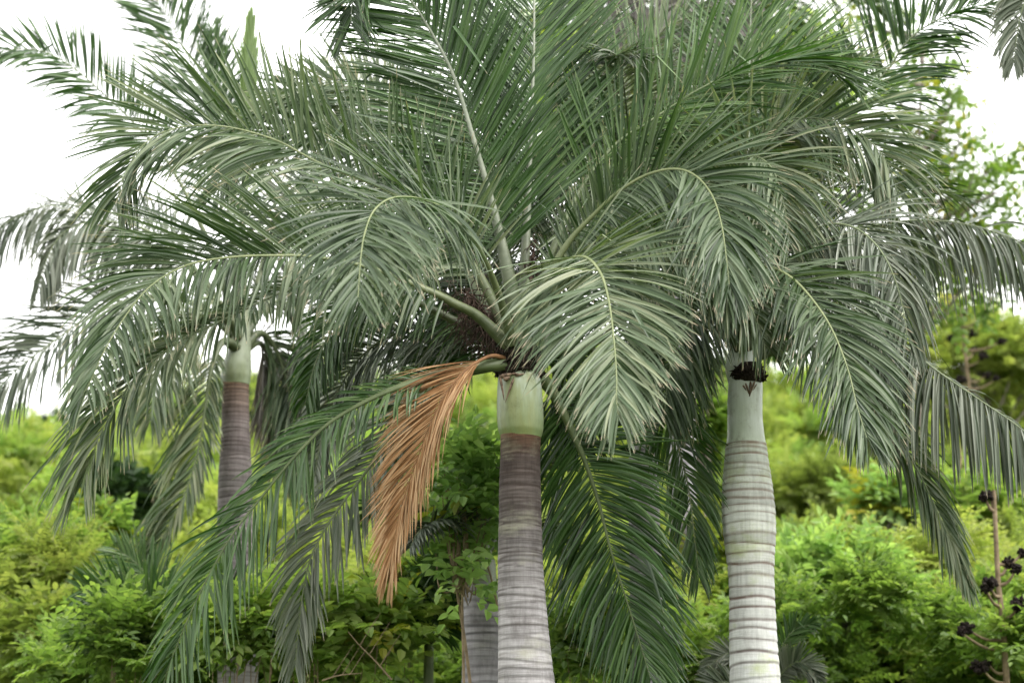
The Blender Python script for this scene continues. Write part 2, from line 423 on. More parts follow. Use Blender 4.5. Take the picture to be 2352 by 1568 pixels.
def trunk_mesh(parent, axis, rings, mat, gtop, gbot, seed=0, ring_w=0.016, notch=0.05, tilt=0.012, name='trunk'):
    """axis: list of (px, py, width_px) at distance Y -> ringed trunk down to the ground"""
    rng = np.random.default_rng(seed)
    A = np.array([[*c, r] for c, r in axis])                            # x,y,z,r ascending z
    zlo, zhi = A[0, 2], A[-1, 2]
    zs = np.arange(zlo, zhi, 0.010)
    zs = np.append(zs, zhi)
    cx, cy, rr = (np.interp(zs, A[:, 2], A[:, k]) for k in (0, 1, 3))
    k = np.ones(9) / 9
    def sm(a):
        q = np.pad(a, 20, mode='edge'); kk = np.hanning(41); kk /= kk.sum()
        return np.convolve(q, kk, mode='same')[20:-20]
    cx, cy, rr = sm(cx), sm(cy), sm(rr)
    m = 64
    ph = np.linspace(0, 2 * math.pi, m, endpoint=False)
    rings = np.sort(np.asarray(rings))
    rid = rng.random(len(rings) + 1)
    tl = rng.normal(0, tilt, len(rings)); tp = rng.uniform(0, 6.28, len(rings)); rw = ring_w * rng.uniform(0.5, 1.6, len(rings))
    tl2 = rng.normal(0, tilt * 0.4, len(rings)); dep = rng.uniform(0.35, 1.15, len(rings))
    Z = np.repeat(zs[:, None], m, 1)
    scar = np.zeros_like(Z); bulge = np.zeros_like(Z); segv = np.zeros_like(Z)
    # scar heights per column
    RZ = rings[:, None] + tl[:, None] * np.sin(ph[None] + tp[:, None]) + tl2[:, None] * np.sin(3 * ph[None] + 2 * tp[:, None])
    for j in range(m):
        rz = np.sort(RZ[:, j])
        i = np.searchsorted(rz, zs)
        lo = np.clip(i - 1, 0, len(rz) - 1); hi = np.clip(i, 0, len(rz) - 1)
        dlo = np.abs(zs - rz[lo]); dhi = np.abs(rz[hi] - zs)
        near = np.where(dlo < dhi, lo, hi); dist = np.minimum(dlo, dhi)
        scar[:, j] = np.clip(1.4 - 1.4 * dist / rw[near], 0, 1) * dep[near]
        gap = np.maximum(rz[hi] - rz[lo], 0.02)
        uu = np.clip(dlo / gap, 0, 1)
        bulge[:, j] = notch * 0.35 * (1 - uu) - notch * 0.35 * uu
        segv[:, j] = rid[i]
    R = rr[:, None] * (1 + bulge * 0.6 - notch * 0.35 * scar)
    V = np.stack([cx[:, None] + np.cos(ph)[None] * R, cy[:, None] + np.sin(ph)[None] * R, Z], -1)
    n = len(zs)
    i, j = np.meshgrid(np.arange(n - 1), np.arange(m), indexing='ij')
    F = np.stack([i * m + j, i * m + (j + 1) % m, (i + 1) * m + (j + 1) % m, (i + 1) * m + j], -1).reshape(-1, 4)
    C = np.zeros((n, m, 4)); C[..., 3] = 1
    C[..., 0] = scar
    C[..., 1] = np.clip((Z - gbot) / (gtop - gbot), 0, 1)
    C[..., 2] = segv
    mb = MB(); mb.add(V, F, C)
    return mb.build(name, M[mat], parent, smooth=True)

def axis_from_px(rows, Y, ground=0.0, foot=1.12):
    """rows top->bottom (px, py, width). returns ascending list of (centre, radius)"""
    out = []
    for px, py, w in rows[::-1]:
        c = at(px, py, Y); c[1] = Y
        out.append((c, w / 2 * mpp(Y)))
    c0, r0 = out[0]
    dx = 0.0
    out.insert(0, (np.array([c0[0] + dx, Y, ground - 0.3]), r0 * foot))
    return out

def lathe(parent, name, rows, Y, mat, m=48, lump=0.0, seed=0, closed_top=False):
    """surface of revolution from (px, py, width) rows bottom -> top"""
    rng = np.random.default_rng(seed)
    C = np.array([at(a, b, Y) for a, b, _ in rows]); C[:, 1] = Y
    R = np.array([w / 2 * mpp(Y) for _, _, w in rows])
    n = 60
    u = np.linspace(0, len(rows) - 1, n)
    P, _ = spline(C, n)
    tt = np.concatenate([[0], np.cumsum(np.linalg.norm(np.diff(C, axis=0), axis=1))]); tt /= tt[-1]
    r = np.interp(np.linspace(0, 1, n), tt, R)
    kk = np.hanning(7); kk /= kk.sum(); r = np.convolve(np.pad(r, 3, mode='edge'), kk, mode='valid')
    ph = np.linspace(0, 2 * math.pi, m, endpoint=False)
    w = 1 + lump * (0.5 * np.sin(2 * ph + rng.uniform(0, 6)) + 0.3 * np.sin(3 * ph + rng.uniform(0, 6)))
    V = np.zeros((n, m, 3))
    V[..., 0] = P[:, 0][:, None] + r[:, None] * np.cos(ph)[None] * w
    V[..., 1] = P[:, 1][:, None] + r[:, None] * np.sin(ph)[None] * w
    V[..., 2] = P[:, 2][:, None]
    i, j = np.meshgrid(np.arange(n - 1), np.arange(m), indexing='ij')
    F = np.stack([i * m + j, i * m + (j + 1) % m, (i + 1) * m + (j + 1) % m, (i + 1) * m + j], -1).reshape(-1, 4)
    Cc = np.zeros((n, m, 4)); Cc[..., 3] = 1; Cc[..., 0] = np.linspace(0, 1, n)[:, None]
    mb = MB(); mb.add(V, F, Cc)
    return mb.build(name, M[mat], parent, smooth=True)

def fibre_collar(parent, px, py, wpx, hpx, Y, seed=0, cover=(0, 360), down=0.35, n=260):
    """ragged black fibre where an old leaf sheath has rotted: many short strips"""
    rng = np.random.default_rng(seed)
    mb = MB(); c = at(px, py, Y); c[1] = Y
    r = wpx / 2 * mpp(Y); h = hpx * mpp(Y)
    for k in range(n):
        a = math.radians(rng.uniform(*cover))
        o = np.array([math.cos(a), math.sin(a), 0]); tg = np.array([-math.sin(a), math.cos(a), 0])
        z = rng.uniform(-0.5, 0.5) * h * (0.7 + 0.3 * rng.random())
        p0 = c + o * r * rng.uniform(0.92, 1.05) + np.array([0, 0, z])
        dirv = unit(tg * rng.normal(0, 0.8) + np.array([0, 0, rng.normal(0.1, 0.7)]) + o * rng.uniform(0, 0.35))
        ln = rng.uniform(0.3, 0.75) * h
        pts = np.array([p0 - dirv * ln / 2, p0 + o * 0.006, p0 + dirv * ln / 2 + o * rng.uniform(0, 0.02) - np.array([0, 0, down * 0.02])])
        tube(mb, spline(pts, 5)[0], np.array([.35, 1, 1, .8, .2]) * rng.uniform(0.003, 0.012), 5)
    tube(mb, np.array([c + np.array([0, 0, -h * 0.42]), c, c + np.array([0, 0, h * 0.35])]), np.array([r * 0.98, r * 0.99, r * 0.80]), 24)
    return mb.build("fibre_collar", M['fibre'], parent, smooth=True)

def fruit_stalk(parent, pts, n=70, spread=0.28, seed=0, mat='stalk', L=0.45):
    """old flower stalk: a stout stem that breaks into many thin drooping branchlets"""
    rng = np.random.default_rng(seed)
    P, _ = spline(np.array([at(*p) for p in pts]), 30)
    mb = MB(); tube(mb, P, np.linspace(0.020, 0.006, 30), 7)
    for k in range(n):
        i = rng.integers(6, 30)
        d = unit(rng.normal(0, 1, 3) + np.array([0, 0, -0.2]))
        x = P[i].copy(); Q = [x.copy()]
        for s in range(7):
            d = unit(d + np.array([0, 0, -0.22]) + rng.normal(0, 0.28, 3)); x = x + d * L / 7 * rng.uniform(.6, 1.2); Q.append(x.copy())
        tube(mb, np.array(Q), np.linspace(0.0055, 0.0022, 8), 4)
        for s in range(2):
            q0 = Q[rng.integers(2, 7)]; d2 = unit(rng.normal(0, 1, 3) + np.array([0, 0, -.4]))
            tube(mb, np.array([q0, q0 + d2 * L * .16, q0 + d2 * L * .28 + np.array([0, 0, -.03])]), np.linspace(.0035, .0018, 3), 4)
    return mb.build("fruit_stalk", M[mat], parent, smooth=True)

def arch(base, az, elev, length, bend=1.0, n=7, back=0.0):
    """world points of a natural arching frond"""
    a = math.radians(az); h = np.array([math.sin(a), math.cos(a), 0]); e = math.radians(elev)
    x = np.array(base, float); out = [x.copy()]
    for i in range(n):
        d = h * math.cos(e) + np.array([0, 0, math.sin(e)])
        x = x + d * length / n; out.append(x.copy())
        e -= bend * (0.10 + 0.34 * i / n)
    return np.array(out)
def arch_frond(parent, base, az, elev, length, bend=1.0, seed=0, **kw):
    p = arch(base, az, elev, length, bend)
    a = math.radians(az); hz = np.array([math.sin(a), math.cos(a), 0])
    kw.setdefault('n0', np.array([0, 0, 1.0]) - hz * 0.9); kw.setdefault('n1', np.array([0, 0, 1.0]) + hz * 0.9)
    return frond(parent, p, world=True, seed=seed, **kw)

# ------------------------------------------------------------------ ground and hill
def ridge_z(x):
    """height of the ridge at distance 62"""
    return np.interp(x, [-60, -22, -16, -8, 0, 8, 16, 24, 60], [13.0, 13.4, 13.4, 15.2, 15.8, 15.6, 16.2, 17.0, 16])
def hill_z(x, Y):
    x = np.asarray(x, float); Y = np.asarray(Y, float)
    t = np.clip((Y - 17.5) / (62 - 17.5), 0, 1)
    prof = t ** 0.92
    z = ridge_z(x) * prof
    z = z + 0.35 * np.sin(x * 0.6 + Y * 0.33) * np.clip((Y - 18) / 6, 0, 1) + 0.2 * np.sin(x * 1.3 - Y * 0.7) * np.clip((Y - 18) / 6, 0, 1)
    beyond = np.clip((Y - 62) / 120, 0, 1)
    return z * (1 - 0.75 * beyond)
def build_ground():
    xs = np.concatenate([np.linspace(-600, -60, 12), np.linspace(-58, 58, 117), np.linspace(60, 600, 12)])
    ys = np.concatenate([np.linspace(-300, -10, 8), np.linspace(-6, 110, 117), np.linspace(120, 900, 14)])
    X, Yy = np.meshgrid(xs, ys, indexing='ij')
    V = np.stack([X, Yy, hill_z(X, Yy)], -1)
    n, m = X.shape
    i, j = np.meshgrid(np.arange(n - 1), np.arange(m - 1), indexing='ij')
    F = np.stack([i * m + j, (i + 1) * m + j, (i + 1) * m + j + 1, i * m + j + 1], -1).reshape(-1, 4)
    mb = MB(); mb.add(V, F)
    mt, nt, out = nodemat("hill_soil")
    nz = noise(nt, 0.7, objvec(nt), 6, 0.7)
    c = ramp(nt, [(0.3, (0.035, 0.030, 0.016)), (0.5, (0.045, 0.065, 0.018)), (0.7, (0.09, 0.10, 0.03))], nz)
    p = principled(nt, c, 0.95, 0.1, nz, 0.6, 0.2)
    nt.links.new(p.outputs[0], out.inputs[0])
    o = mb.build("hillside_ground", mt, None, smooth=True)
    o["kind"] = "structure"
build_ground()

# ------------------------------------------------------------------ shrubs and trees
def sprays(mb, base, dirv, length, pairs, leaf, wid, rng, droop=0.25, up=None, flat=0.6, shape=0.45):
    """pinnate leaves: base (n,3), dirv (n,3) -> leaflets in pairs along each drooping midrib, folded along the vein"""
    n = len(base)
    d = unit(dirv)
    ref = np.array([0, 0, 1.0]) if up is None else up
    side = unit(np.cross(d, ref) + rng.normal(0, 0.25, (n, 3)))
    nor = unit(np.cross(side, d))
    ln = length * rng.uniform(0.7, 1.2, n)
    rnd = rng.random(n)
    x = base.copy(); dd = d.copy()
    segs = pairs + 1
    for i in range(segs):
        step = ln / segs
        x = x + dd * step[:, None]
        dd = unit(dd + np.array([0, 0, -1.0]) * (droop * 2.0 / segs) * rng.uniform(0.6, 1.4, n)[:, None])
        nor_i = unit(np.cross(side, dd))
        if i == segs - 1:
            opts = [(0.0, 1.0)]
        else:
            opts = [(1.0, 0.62), (-1.0, 0.62)]
        for sg, fl in opts:
            ld = unit(dd * (1.0 if sg == 0 else 0.55) + side * sg + nor_i * rng.normal(0.05, 0.25, n)[:, None] + rng.normal(0, 0.12, (n, 3)))
            ll = leaf * rng.uniform(0.75, 1.2, n) * (0.8 + 0.4 * math.sin(math.pi * (i + 1) / (segs + 1)))
            ls = unit(np.cross(ld, nor_i)); lnn = np.cross(ls, ld)
            hw = (ll * wid * 0.5)[:, None]
            b0 = x
            q1 = b0 + ld * (ll * 0.28)[:, None]; q2 = b0 + ld * (ll * 0.66)[:, None] - lnn * (ll * 0.05)[:, None]; tip = b0 + ld * ll[:, None] - lnn * (ll * 0.16)[:, None]
            V = np.stack([b0, q1 + ls * hw + lnn * hw * .35, q2 + ls * hw * .85 + lnn * hw * .3, tip, q2 - ls * hw * .85 + lnn * hw * .3, q1 - ls * hw + lnn * hw * .35], 1)
            k = (np.arange(n) * 6)[:, None]
            F = np.concatenate([k + np.array([[0, 1, 2, 3]]), k + np.array([[0, 3, 4, 5]])])
            C = np.zeros((n, 6, 4)); C[..., 3] = 1; C[..., 0] = 0.5
            C[..., 1] = np.clip(rnd + rng.normal(0, 0.12, n), 0, 1)[:, None]
            mb.add(V, F, C)

def crown_points(c, R, nclump, per, rng, low=-0.35):
    """positions and outward directions of leaf sprays on a lumpy crown"""
    B, D, CC = [], [], []
    for k in range(nclump):
        v = unit(rng.normal(0, 1, 3)); v[2] = abs(v[2]) * 1.0 if rng.random() > 0.25 else v[2]
        cc = c + v * R * rng.uniform(0.45, 0.72)
        rs = R * rng.uniform(0.26, 0.48)
        CC.append(cc)
        m = int(per * rng.uniform(0.6, 1.3))
        w = unit(rng.normal(0, 1, (m, 3)))
        w[:, 2] = np.where(w[:, 2] < low, -w[:, 2], w[:, 2])
        B.append(cc + w * rs * rng.uniform(0.25, 0.95, m)[:, None]); D.append(unit(w + np.array([0, 0, 0.25]) + rng.normal(0, 0.3, (m, 3))))
    return np.vstack(B), np.vstack(D), CC

def shrub(name, label, cat, c, R, mat, leaf=0.11, length=0.42, pairs=4, nclump=10, per=34, wid=0.5, seed=0, group=None, stems=6, yellow=0.0, droop=0.3, ground=None, trunk=None, bark='bark', crown_name='crown'):
    rng = np.random.default_rng(seed)
    c = np.asarray(c, float); R = np.asarray(R, float)
    gz = float(hill_z(c[0], c[1])) if ground is None else ground
    gz = min(gz, c[2] - 0.3)
    t = thing(name, label, cat, (c[0], c[1], gz), group)
    B, D, CC = crown_points(c, R, nclump, per, rng)
    if yellow > 0:
        f = rng.random(len(B)) < yellow
        mb = MB(); sprays(mb, B[f], D[f], length, pairs, leaf, wid, rng, droop)
        mb.build("young_leaves", M['yellow'], t)["label"] = "yellow young leaves"
        B, D = B[~f], D[~f]
    mb = MB(); sprays(mb, B, D, length, pairs, leaf, wid, rng, droop)
    mb.build(crown_name, M[mat], t)
    tb = MB()
    foot = np.array([c[0], c[1], gz - 0.1])
    fork = c - np.array([0, 0, R[2] * .55]) if trunk else foot
    if trunk: tube(tb, spline(np.array([foot, foot * .6 + fork * .4 + rng.normal(0, .06, 3), fork]), 10)[0], np.linspace(trunk, trunk * .6, 10), 8)
    for cc in CC:
        mid = fork * 0.5 + cc * 0.5 + rng.normal(0, 0.10, 3) * R
        f0 = fork + (rng.normal(0, .03, 3) if trunk else rng.normal(0, .4, 3) * R * np.array([1, 1, 0]))
        tube(tb, spline(np.array([f0, mid, cc]), 9)[0], np.linspace(max((trunk or 0.01) * 0.5, 0.007), 0.004, 9), 5)
    tb.build("trunk" if trunk else "stems", M[bark], t, smooth=True)
    return t

def scatter_stuff(name, label, spots, mat, leaf, length, pairs, wid, seed, per=30, nclump=6, droop=0.3):
    rng = np.random.default_rng(seed)
    mb = MB()
    for (x, Y, r, hz) in spots:
        c = np.array([x, Y, float(hill_z(x, Y)) + hz])
        B, D, CC = crown_points(c, np.array([r, r, r * rng.uniform(.6, .95)]), nclump, per, rng)
        sprays(mb, B, D, length, pairs, leaf, wid, rng, droop)
    o = mb.build(name, M[mat])
    o["kind"] = "stuff"; o["label"] = label
    return o

rg = np.random.default_rng(11)
def spots(n, y0, y1, rlo, rhi, keep=None):
    out = []
    while len(out) < n:
        Y = y0 + (y1 - y0) * rg.random() ** 0.9
        x = rg.uniform(-0.30, 0.30) * Y
        r = rg.uniform(rlo, rhi) * (0.7 + Y / 80)
        out.append((x, Y, r, r * rg.uniform(0.3, 0.9)))
    return out
scatter_stuff("hillside_shrubbery", "feathery yellow green scrub covering the slope", spots(250, 24, 64, 0.6, 1.3), 'fern', 0.12, 0.50, 5, 0.42, 1, per=26, nclump=6)
scatter_stuff("hillside_undergrowth", "bright green leafy scrub covering the slope", spots(170, 23, 62, 0.5, 1.15), 'lime', 0.13, 0.45, 4, 0.48, 2, per=26, nclump=6)
scatter_stuff("hillside_thicket", "olive green scrub in the hollows of the slope", spots(120, 24, 62, 0.6, 1.3), 'olive', 0.10, 0.40, 5, 0.45, 3, per=30, nclump=6)
scatter_stuff("hillside_foliage", "dark green scrub low between the bushes", spots(75, 28, 62, 0.6, 1.2), 'darkleaf', 0.13, 0.35, 3, 0.55, 4, per=26, nclump=6)
scatter_stuff("slope_foot_leaves", "low leafy growth along the foot of the slope", [(x, Y, r, h * .6) for x, Y, r, h in spots(60, 19.0, 24, 0.7, 1.1)], 'lime', 0.12, 0.34, 3, 0.6, 5, per=30, nclump=6)

def thicket(name, label, n, y0, y1, ptop, mat, seed, leaf, length, pairs, wid):
    r2 = np.random.default_rng(seed); sp = []
    for i in range(n):
        Y = r2.uniform(y0, y1); px = r2.uniform(-60, 2412); py = r2.uniform(*ptop)
        c = at(px, py, Y); sp.append((c[0], Y, r2.uniform(.55, 1.0), c[2] - float(hill_z(c[0], Y))))
    return scatter_stuff(name, label, sp, mat, leaf, length, pairs, wid, seed + 1, per=26, nclump=9)
thicket("thicket_leaves", "bright leafy thicket along the bottom of the slope", 60, 21, 27, (1430, 1640), 'lime', 61, 0.085, 0.36, 5, 0.5)
thicket("scrub_leaves", "yellow green scrub along the bottom of the slope", 60, 22, 29, (1330, 1600), 'fern', 63, 0.075, 0.40, 7, 0.42)
def P(px, py, Y): return at(px, py, Y)
def Rm(a, b, c, Y): return np.array([a, b, c]) * mpp(Y)
shrub("broad_leaved_shrub", "broad leaved bright green shrub low in front, below the brown dead frond", "shrub", P(770, 1490, 19.0), Rm(270, 150, 130, 19), 'lime', 0.12, 0.36, 3, 18, 22, 0.62, 21, yellow=0.05, bark='twig')
shrub("leafy_shrub", "bright lime shrub with drooping paired leaves under the tip of the lowest left frond", "shrub", P(300, 1500, 19.5), Rm(90, 70, 100, 19.5), 'lime', 0.10, 0.50, 6, 9, 30, 0.5, 22, bark='twig')
shrub("low_shrub", "lime shrub low at the left, under the long lowest frond beside the mauve trunk", "shrub", P(548, 1500, 18.7), Rm(125, 70, 110, 18.7), 'lime', 0.10, 0.42, 4, 13, 32, 0.52, 38, bark='twig')
shrub("climbing_shrub", "glossy pale green climber with long bare stems beside the brown dead frond", "shrub", P(1062, 1215, 17.7), Rm(105, 70, 250, 17.7), 'pale', 0.115, 0.34, 2, 26, 10, 0.62, 23, yellow=0.03, bark='twig', trunk=0.018)
shrub("yellow_tipped_bush", "bush with yellow leaf tips between the dead frond and the hidden pale trunk", "shrub", P(960, 1400, 19.6), Rm(70, 50, 70, 19.6), 'lime', 0.13, 0.34, 3, 7, 22, 0.6, 24, yellow=0.45, bark='twig')
shrub("leafy_bush", "light green bush just right of the grey ringed trunk base", "shrub", P(1345, 1500, 19.0), Rm(85, 60, 90, 19), 'lime', 0.11, 0.42, 4, 8, 28, 0.55, 25, yellow=0.04, bark='twig')
shrub("pale_leaved_tree", "pale green tree with large drooping leaves right of the white banded trunk", "tree", P(1920, 1400, 23.5), Rm(165, 110, 110, 23.5), 'pale', 0.125, 0.60, 7, 18, 34, 0.5, 26, trunk=0.07)
shrub("yellow_topped_tree", "yellowish tree under the long right frond tips", "tree", P(2035, 1200, 30), Rm(95, 70, 75, 30), 'pale', 0.15, 0.55, 5, 9, 28, 0.5, 27, yellow=0.4, trunk=0.07)
shrub("lime_bush", "lime bush at the left edge below the drooping palm leaves", "shrub", P(90, 1330, 24), Rm(150, 90, 110, 24), 'lime', 0.13, 0.55, 6, 12, 32, 0.48, 28)
shrub("yellow_flushed_bush", "bush flushed yellow in front of the dark thicket on the left slope", "shrub", P(240, 1270, 25), Rm(75, 60, 65, 25), 'lime', 0.13, 0.50, 5, 7, 28, 0.5, 29, yellow=0.15)
shrub("dark_shrub", "dark green dense shrub on the left slope behind the yellow flushed bush", "shrub", P(260, 1170, 29), Rm(90, 80, 85, 29), 'darkleaf', 0.14, 0.35, 3, 10, 36, 0.6, 30)
shrub("slope_tree", "dense green tree with several bare grey stems between the two front palms", "tree", P(1620, 1040, 27), Rm(85, 70, 120, 27), 'mid', 0.15, 0.36, 3, 11, 24, 0.62, 31, trunk=0.10)
shrub("feathery_tree", "feathery yellow green tree on the ridge behind the longest right frond", "tree", P(2230, 890, 40), Rm(250, 120, 190, 40), 'fern', 0.12, 0.60, 8, 24, 50, 0.4, 32, trunk=0.14)
shrub("green_bush", "fresh green bush behind the black seed clusters at the right edge", "shrub", P(2260, 1220, 30), Rm(110, 80, 110, 30), 'lime', 0.14, 0.55, 6, 10, 32, 0.48, 33)
shrub("feathery_bush", "yellow green feathery bush beside the white banded trunk at mid height", "shrub", P(1890, 1180, 33), Rm(130, 100, 100, 33), 'fern', 0.10, 0.5, 7, 11, 40, 0.42, 34)
shrub("olive_bush", "olive green bush left of the white banded trunk base", "shrub", P(1600, 1340, 24), Rm(110, 80, 110, 24), 'olive', 0.11, 0.45, 5, 10, 32, 0.48, 35)
shrub("fine_leaved_bush", "yellow green fine leaved bush in the lower right corner", "shrub", P(2150, 1500, 24), Rm(170, 100, 110, 24), 'fern', 0.10, 0.48, 7, 13, 40, 0.42, 36)
shrub("yellow_green_bush", "yellow green bush low at the left edge beside dry stalks", "shrub", P(80, 1500, 22), Rm(130, 90, 90, 22), 'fern', 0.11, 0.42, 5, 10, 32, 0.5, 37)  # yellow green is the leaf colour of this bush
def open_tree(name, label, clumps, Y, mat, seed, foot, leaf=0.20, length=0.45, pairs=2, per=16, yellow=0.15, trunk=0.16):
    rng = np.random.default_rng(seed)
    f = at(*foot, Y); gz = float(hill_z(f[0], Y)); f = np.array([f[0], Y, gz])
    t = thing(name, label, "tree", f)
    tb = MB(); mb = MB(); yb = MB(); top = None
    top = at(foot[0], min(c[1] for c in clumps) + 60, Y)
    tr = spline(np.array([f, f * .5 + top * .5 + rng.normal(0, .2, 3), top]), 24)[0]
    tube(tb, tr, np.linspace(trunk, 0.02, 24), 8)
    for (px, py, r) in clumps:
        c = at(px, py, Y + rng.uniform(-1.2, 1.2)); rr = r * mpp(Y)
        k = np.argmin(np.linalg.norm(tr - (c - np.array([0, 0, 0.9])), axis=1))
        tube(tb, spline(np.array([tr[k], tr[k] * .45 + c * .55 + rng.normal(0, .15, 3), c]), 12)[0], np.linspace(0.05, 0.008, 12), 5)
        n = int(per * (r / 40) ** 1.5) + 4
        w = unit(rng.normal(0, 1, (n, 3)))
        B = c + w * rr * rng.uniform(0.15, 0.9, n)[:, None]; D = unit(w + np.array([0, 0, 0.1]))
        y = rng.random(n) < yellow
        sprays(mb, B[~y], D[~y], length, pairs, leaf, 0.55, rng, 0.35)
        if y.any(): sprays(yb, B[y], D[y], length, pairs, leaf, 0.55, rng, 0.35)
    mb.build("crown", M[mat], t)
    if yb.v: yb.build("young_leaves", M['yellow'], t)["label"] = "yellow young leaves"
    tb.build("trunk", M['bark'], t, smooth=True)
    return t
open_tree("open_crowned_tree", "tall tree with loose yellow green sprays against the white sky at the upper right",
    [(1985, 30, 60), (1960, 110, 55), (2060, 170, 50), (2150, 130, 55), (2180, 200, 45), (2200, 280, 50), (2130, 260, 55), (2190, 340, 40), (2240, 380, 60), (2290, 440, 60), (2180, 450, 60), (2310, 350, 40), (2130, 400, 60), (2270, 480, 60), (2090, 330, 60), (2200, 400, 45), (2330, 430, 35), (2150, 350, 40), (1900, 560, 60), (1980, 610, 60), (2070, 570, 60), (2110, 650, 60), (1850, 650, 60), (2190, 570, 60), (2260, 600, 55), (2020, 440, 70), (1930, 450, 70), (1880, 440, 60), (2110, 480, 60), (2260, 660, 70), (2330, 620, 60), (2180, 680, 70), (2300, 540, 45), (2090, 80, 50), (2060, 250, 50)],
    31, 'mid', 41, (2120, 700), leaf=.13, length=.42, per=14, yellow=0.12, trunk=0.06)
open_tree("tall_background_tree", "tall light green tree glimpsed behind the tops of the two front palms",
    [(1290, 40, 70), (1400, 60, 70), (1250, 120, 70), (1340, 150, 70), (1450, 180, 80), (1550, 90, 80), (1600, 200, 80), (1700, 120, 80), (1780, 60, 80), (1850, 120, 70), (1500, 300, 90), (1380, 320, 80), (1250, 300, 80), (1640, 350, 90), (1800, 300, 80), (1900, 200, 60), (1750, 450, 90), (1550, 450, 90)],
    33, 'lime', 42, (1550, 800), per=22, yellow=0.05, trunk=0.2)

# ------------------------------------------------------------------ palm 1: the main palm
YM = 15.5
main = thing("palm_tree", "palm with a grey ringed trunk and one brown dead frond hanging from its crown", "palm", (*at(1208, 1568, YM)[:2] * np.array([1, 0]) + np.array([0, YM]), 0.0))
rows = [(1196, 1000, 93), (1195, 1030, 90), (1195, 1060, 90), (1194, 1100, 94), (1195, 1200, 97), (1195, 1300, 102), (1200, 1400, 108), (1205, 1500, 117), (1209, 1568, 126), (1218, 1700, 140)]
ax = axis_from_px(rows, YM)
rr = np.random.default_rng(5)
def ring_rows(pys, px, Y): return [at(px, y, Y)[2] for y in pys]
py = 1004.0; ring_py = []
while py < 1720:
    ring_py.append(py)
    py += np.interp(py, [1004, 1060, 1200, 1300, 1400, 1568, 1720], [7, 9, 9, 12, 17, 24, 30]) * rr.uniform(0.75, 1.25)
rg_z = ring_rows(ring_py, 1200, YM)
zz = rg_z[-1]
while zz > 0: zz -= 0.11; rg_z.append(zz)
trunk_mesh(main, ax, rg_z, 'trunk_grey', at(1195, 1000, YM)[2], at(1205, 1568, YM)[2], 3, ring_w=0.010, notch=0.035, tilt=0.010)
lathe(main, "crownshaft", [(1197, 1006, 90), (1196, 990, 103), (1195, 965, 107), (1194, 930, 106), (1193, 890, 102), (1192, 860, 96), (1192, 845, 86)], YM, 'shaft', lump=0.02)
# leaf bases rising out of the crownshaft
lathe(main, "leaf_sheath", [(1195, 850, 84), (1200, 810, 86), (1206, 770, 74), (1210, 720, 52), (1212, 670, 26), (1212, 640, 4)], YM + 0.04, 'petiole', lump=0.16, seed=2)
lathe(main, "collar", [(1193, 868, 96), (1193, 856, 103), (1194, 838, 101), (1197, 812, 88), (1200, 792, 70)], YM, 'fibre', lump=0.09, seed=3)
fibre_collar(main, 1194, 834, 104, 62, YM, 1)
def torn(parent, tri, Y, off, seed):
    """a torn, dried flap lying on the crownshaft front"""
    mb = MB(); rng = np.random.default_rng(seed)
    for (x0, y0, x1, y1, w) in tri:
        a, b = at(x0, y0, Y), at(x1, y1, Y)
        Pp = spline(np.array([a, (a + b) / 2 + np.array([0, -0.012, 0]), b]), 8)[0]
        tube(mb, Pp, np.array([.6, 1, 1, .9, .8, .6, .4, .15]) * w, 5)
    return mb.build("torn_sheath", M['torn'], parent, smooth=True)
torn(main, [(1148, 862, 1158, 920, 0.011), (1180, 868, 1160, 925, 0.010), (1150, 866, 1178, 858, 0.020), (1158, 872, 1172, 866, 0.022), (1176, 858, 1196, 862, 0.012), (1184, 864, 1205, 858, 0.010)], YM - 0.165, 0, 3)

A0 = (1195, 800, YM)
FM = lambda pts, **k: frond(main, pts, **k)
# upright fronds behind
FM([(1200, 800, 15.6), (1165, 620, 15.5), (1128, 460, 15.5), (1085, 310, 15.5), (1042, 175, 15.55), (985, 65, 15.6), (925, -20, 15.6), (860, -50, 15.5), (815, -10, 15.4), (805, 60, 15.35)], n0=(0.1, 0.1, 1), n1=(-.3, .5, .6), L=1.02, s0=0.20, K=84, a0=62, a1=28, beta=12, droop=0.03, ao=(-14, 4), mat='young', rac='rachis_pale', r0=0.045, seed=1, jit=.6)
FM([(1205, 800, 15.7), (1205, 620, 15.75), (1212, 480, 15.85), (1220, 300, 15.95), (1226, 120, 16.1), (1228, -60, 16.3), (1235, -220, 16.4), (1260, -330, 16.4)], n0=(0, .1, 1), L=1.25, s0=0.22, K=90, a0=42, a1=22, beta=4, droop=0.02, mat='young', rac='rachis_pale', r0=0.036, seed=2, jit=.6)
# left arching fronds
FM([(1180, 800, 15.5), (1080, 600, 15.45), (930, 460, 15.4), (740, 378, 15.3), (640, 325, 15.2), (540, 295, 15.1), (460, 288, 15.0), (385, 300, 14.95), (330, 332, 14.9), (292, 390, 14.9), (265, 470, 14.9)], n0=(0, 1, .75), n1=(-.45, .65, .8), L=1.0, s0=0.16, K=78, a0=60, a1=22, bs=((38, 30), (-12, 0)), droop=0.08, drop=(1, 1), mat='mature', rac='rachis_yellow', seed=3)
FM([(1175, 800, 15.4), (1100, 728, 15.3), (1050, 700, 15.2), (990, 670, 15.1), (850, 615, 14.95), (720, 590, 14.8), (630, 587, 14.7), (540, 590, 14.6), (450, 603, 14.5), (385, 630, 14.45), (330, 672, 14.3), (275, 745, 14.15), (235, 815, 14.0), (195, 905, 13.85)], n0=(0, 1, .75), n1=(-.45, .6, .8), L=0.98, s0=0.17, K=80, a0=66, a1=24, bs=((38, 28), (-16, -6)), droop=0.12, ls=(1, .74), ao=(-22, 8), mat='mature', rac='rachis_yellow', r0=0.034, seed=4)
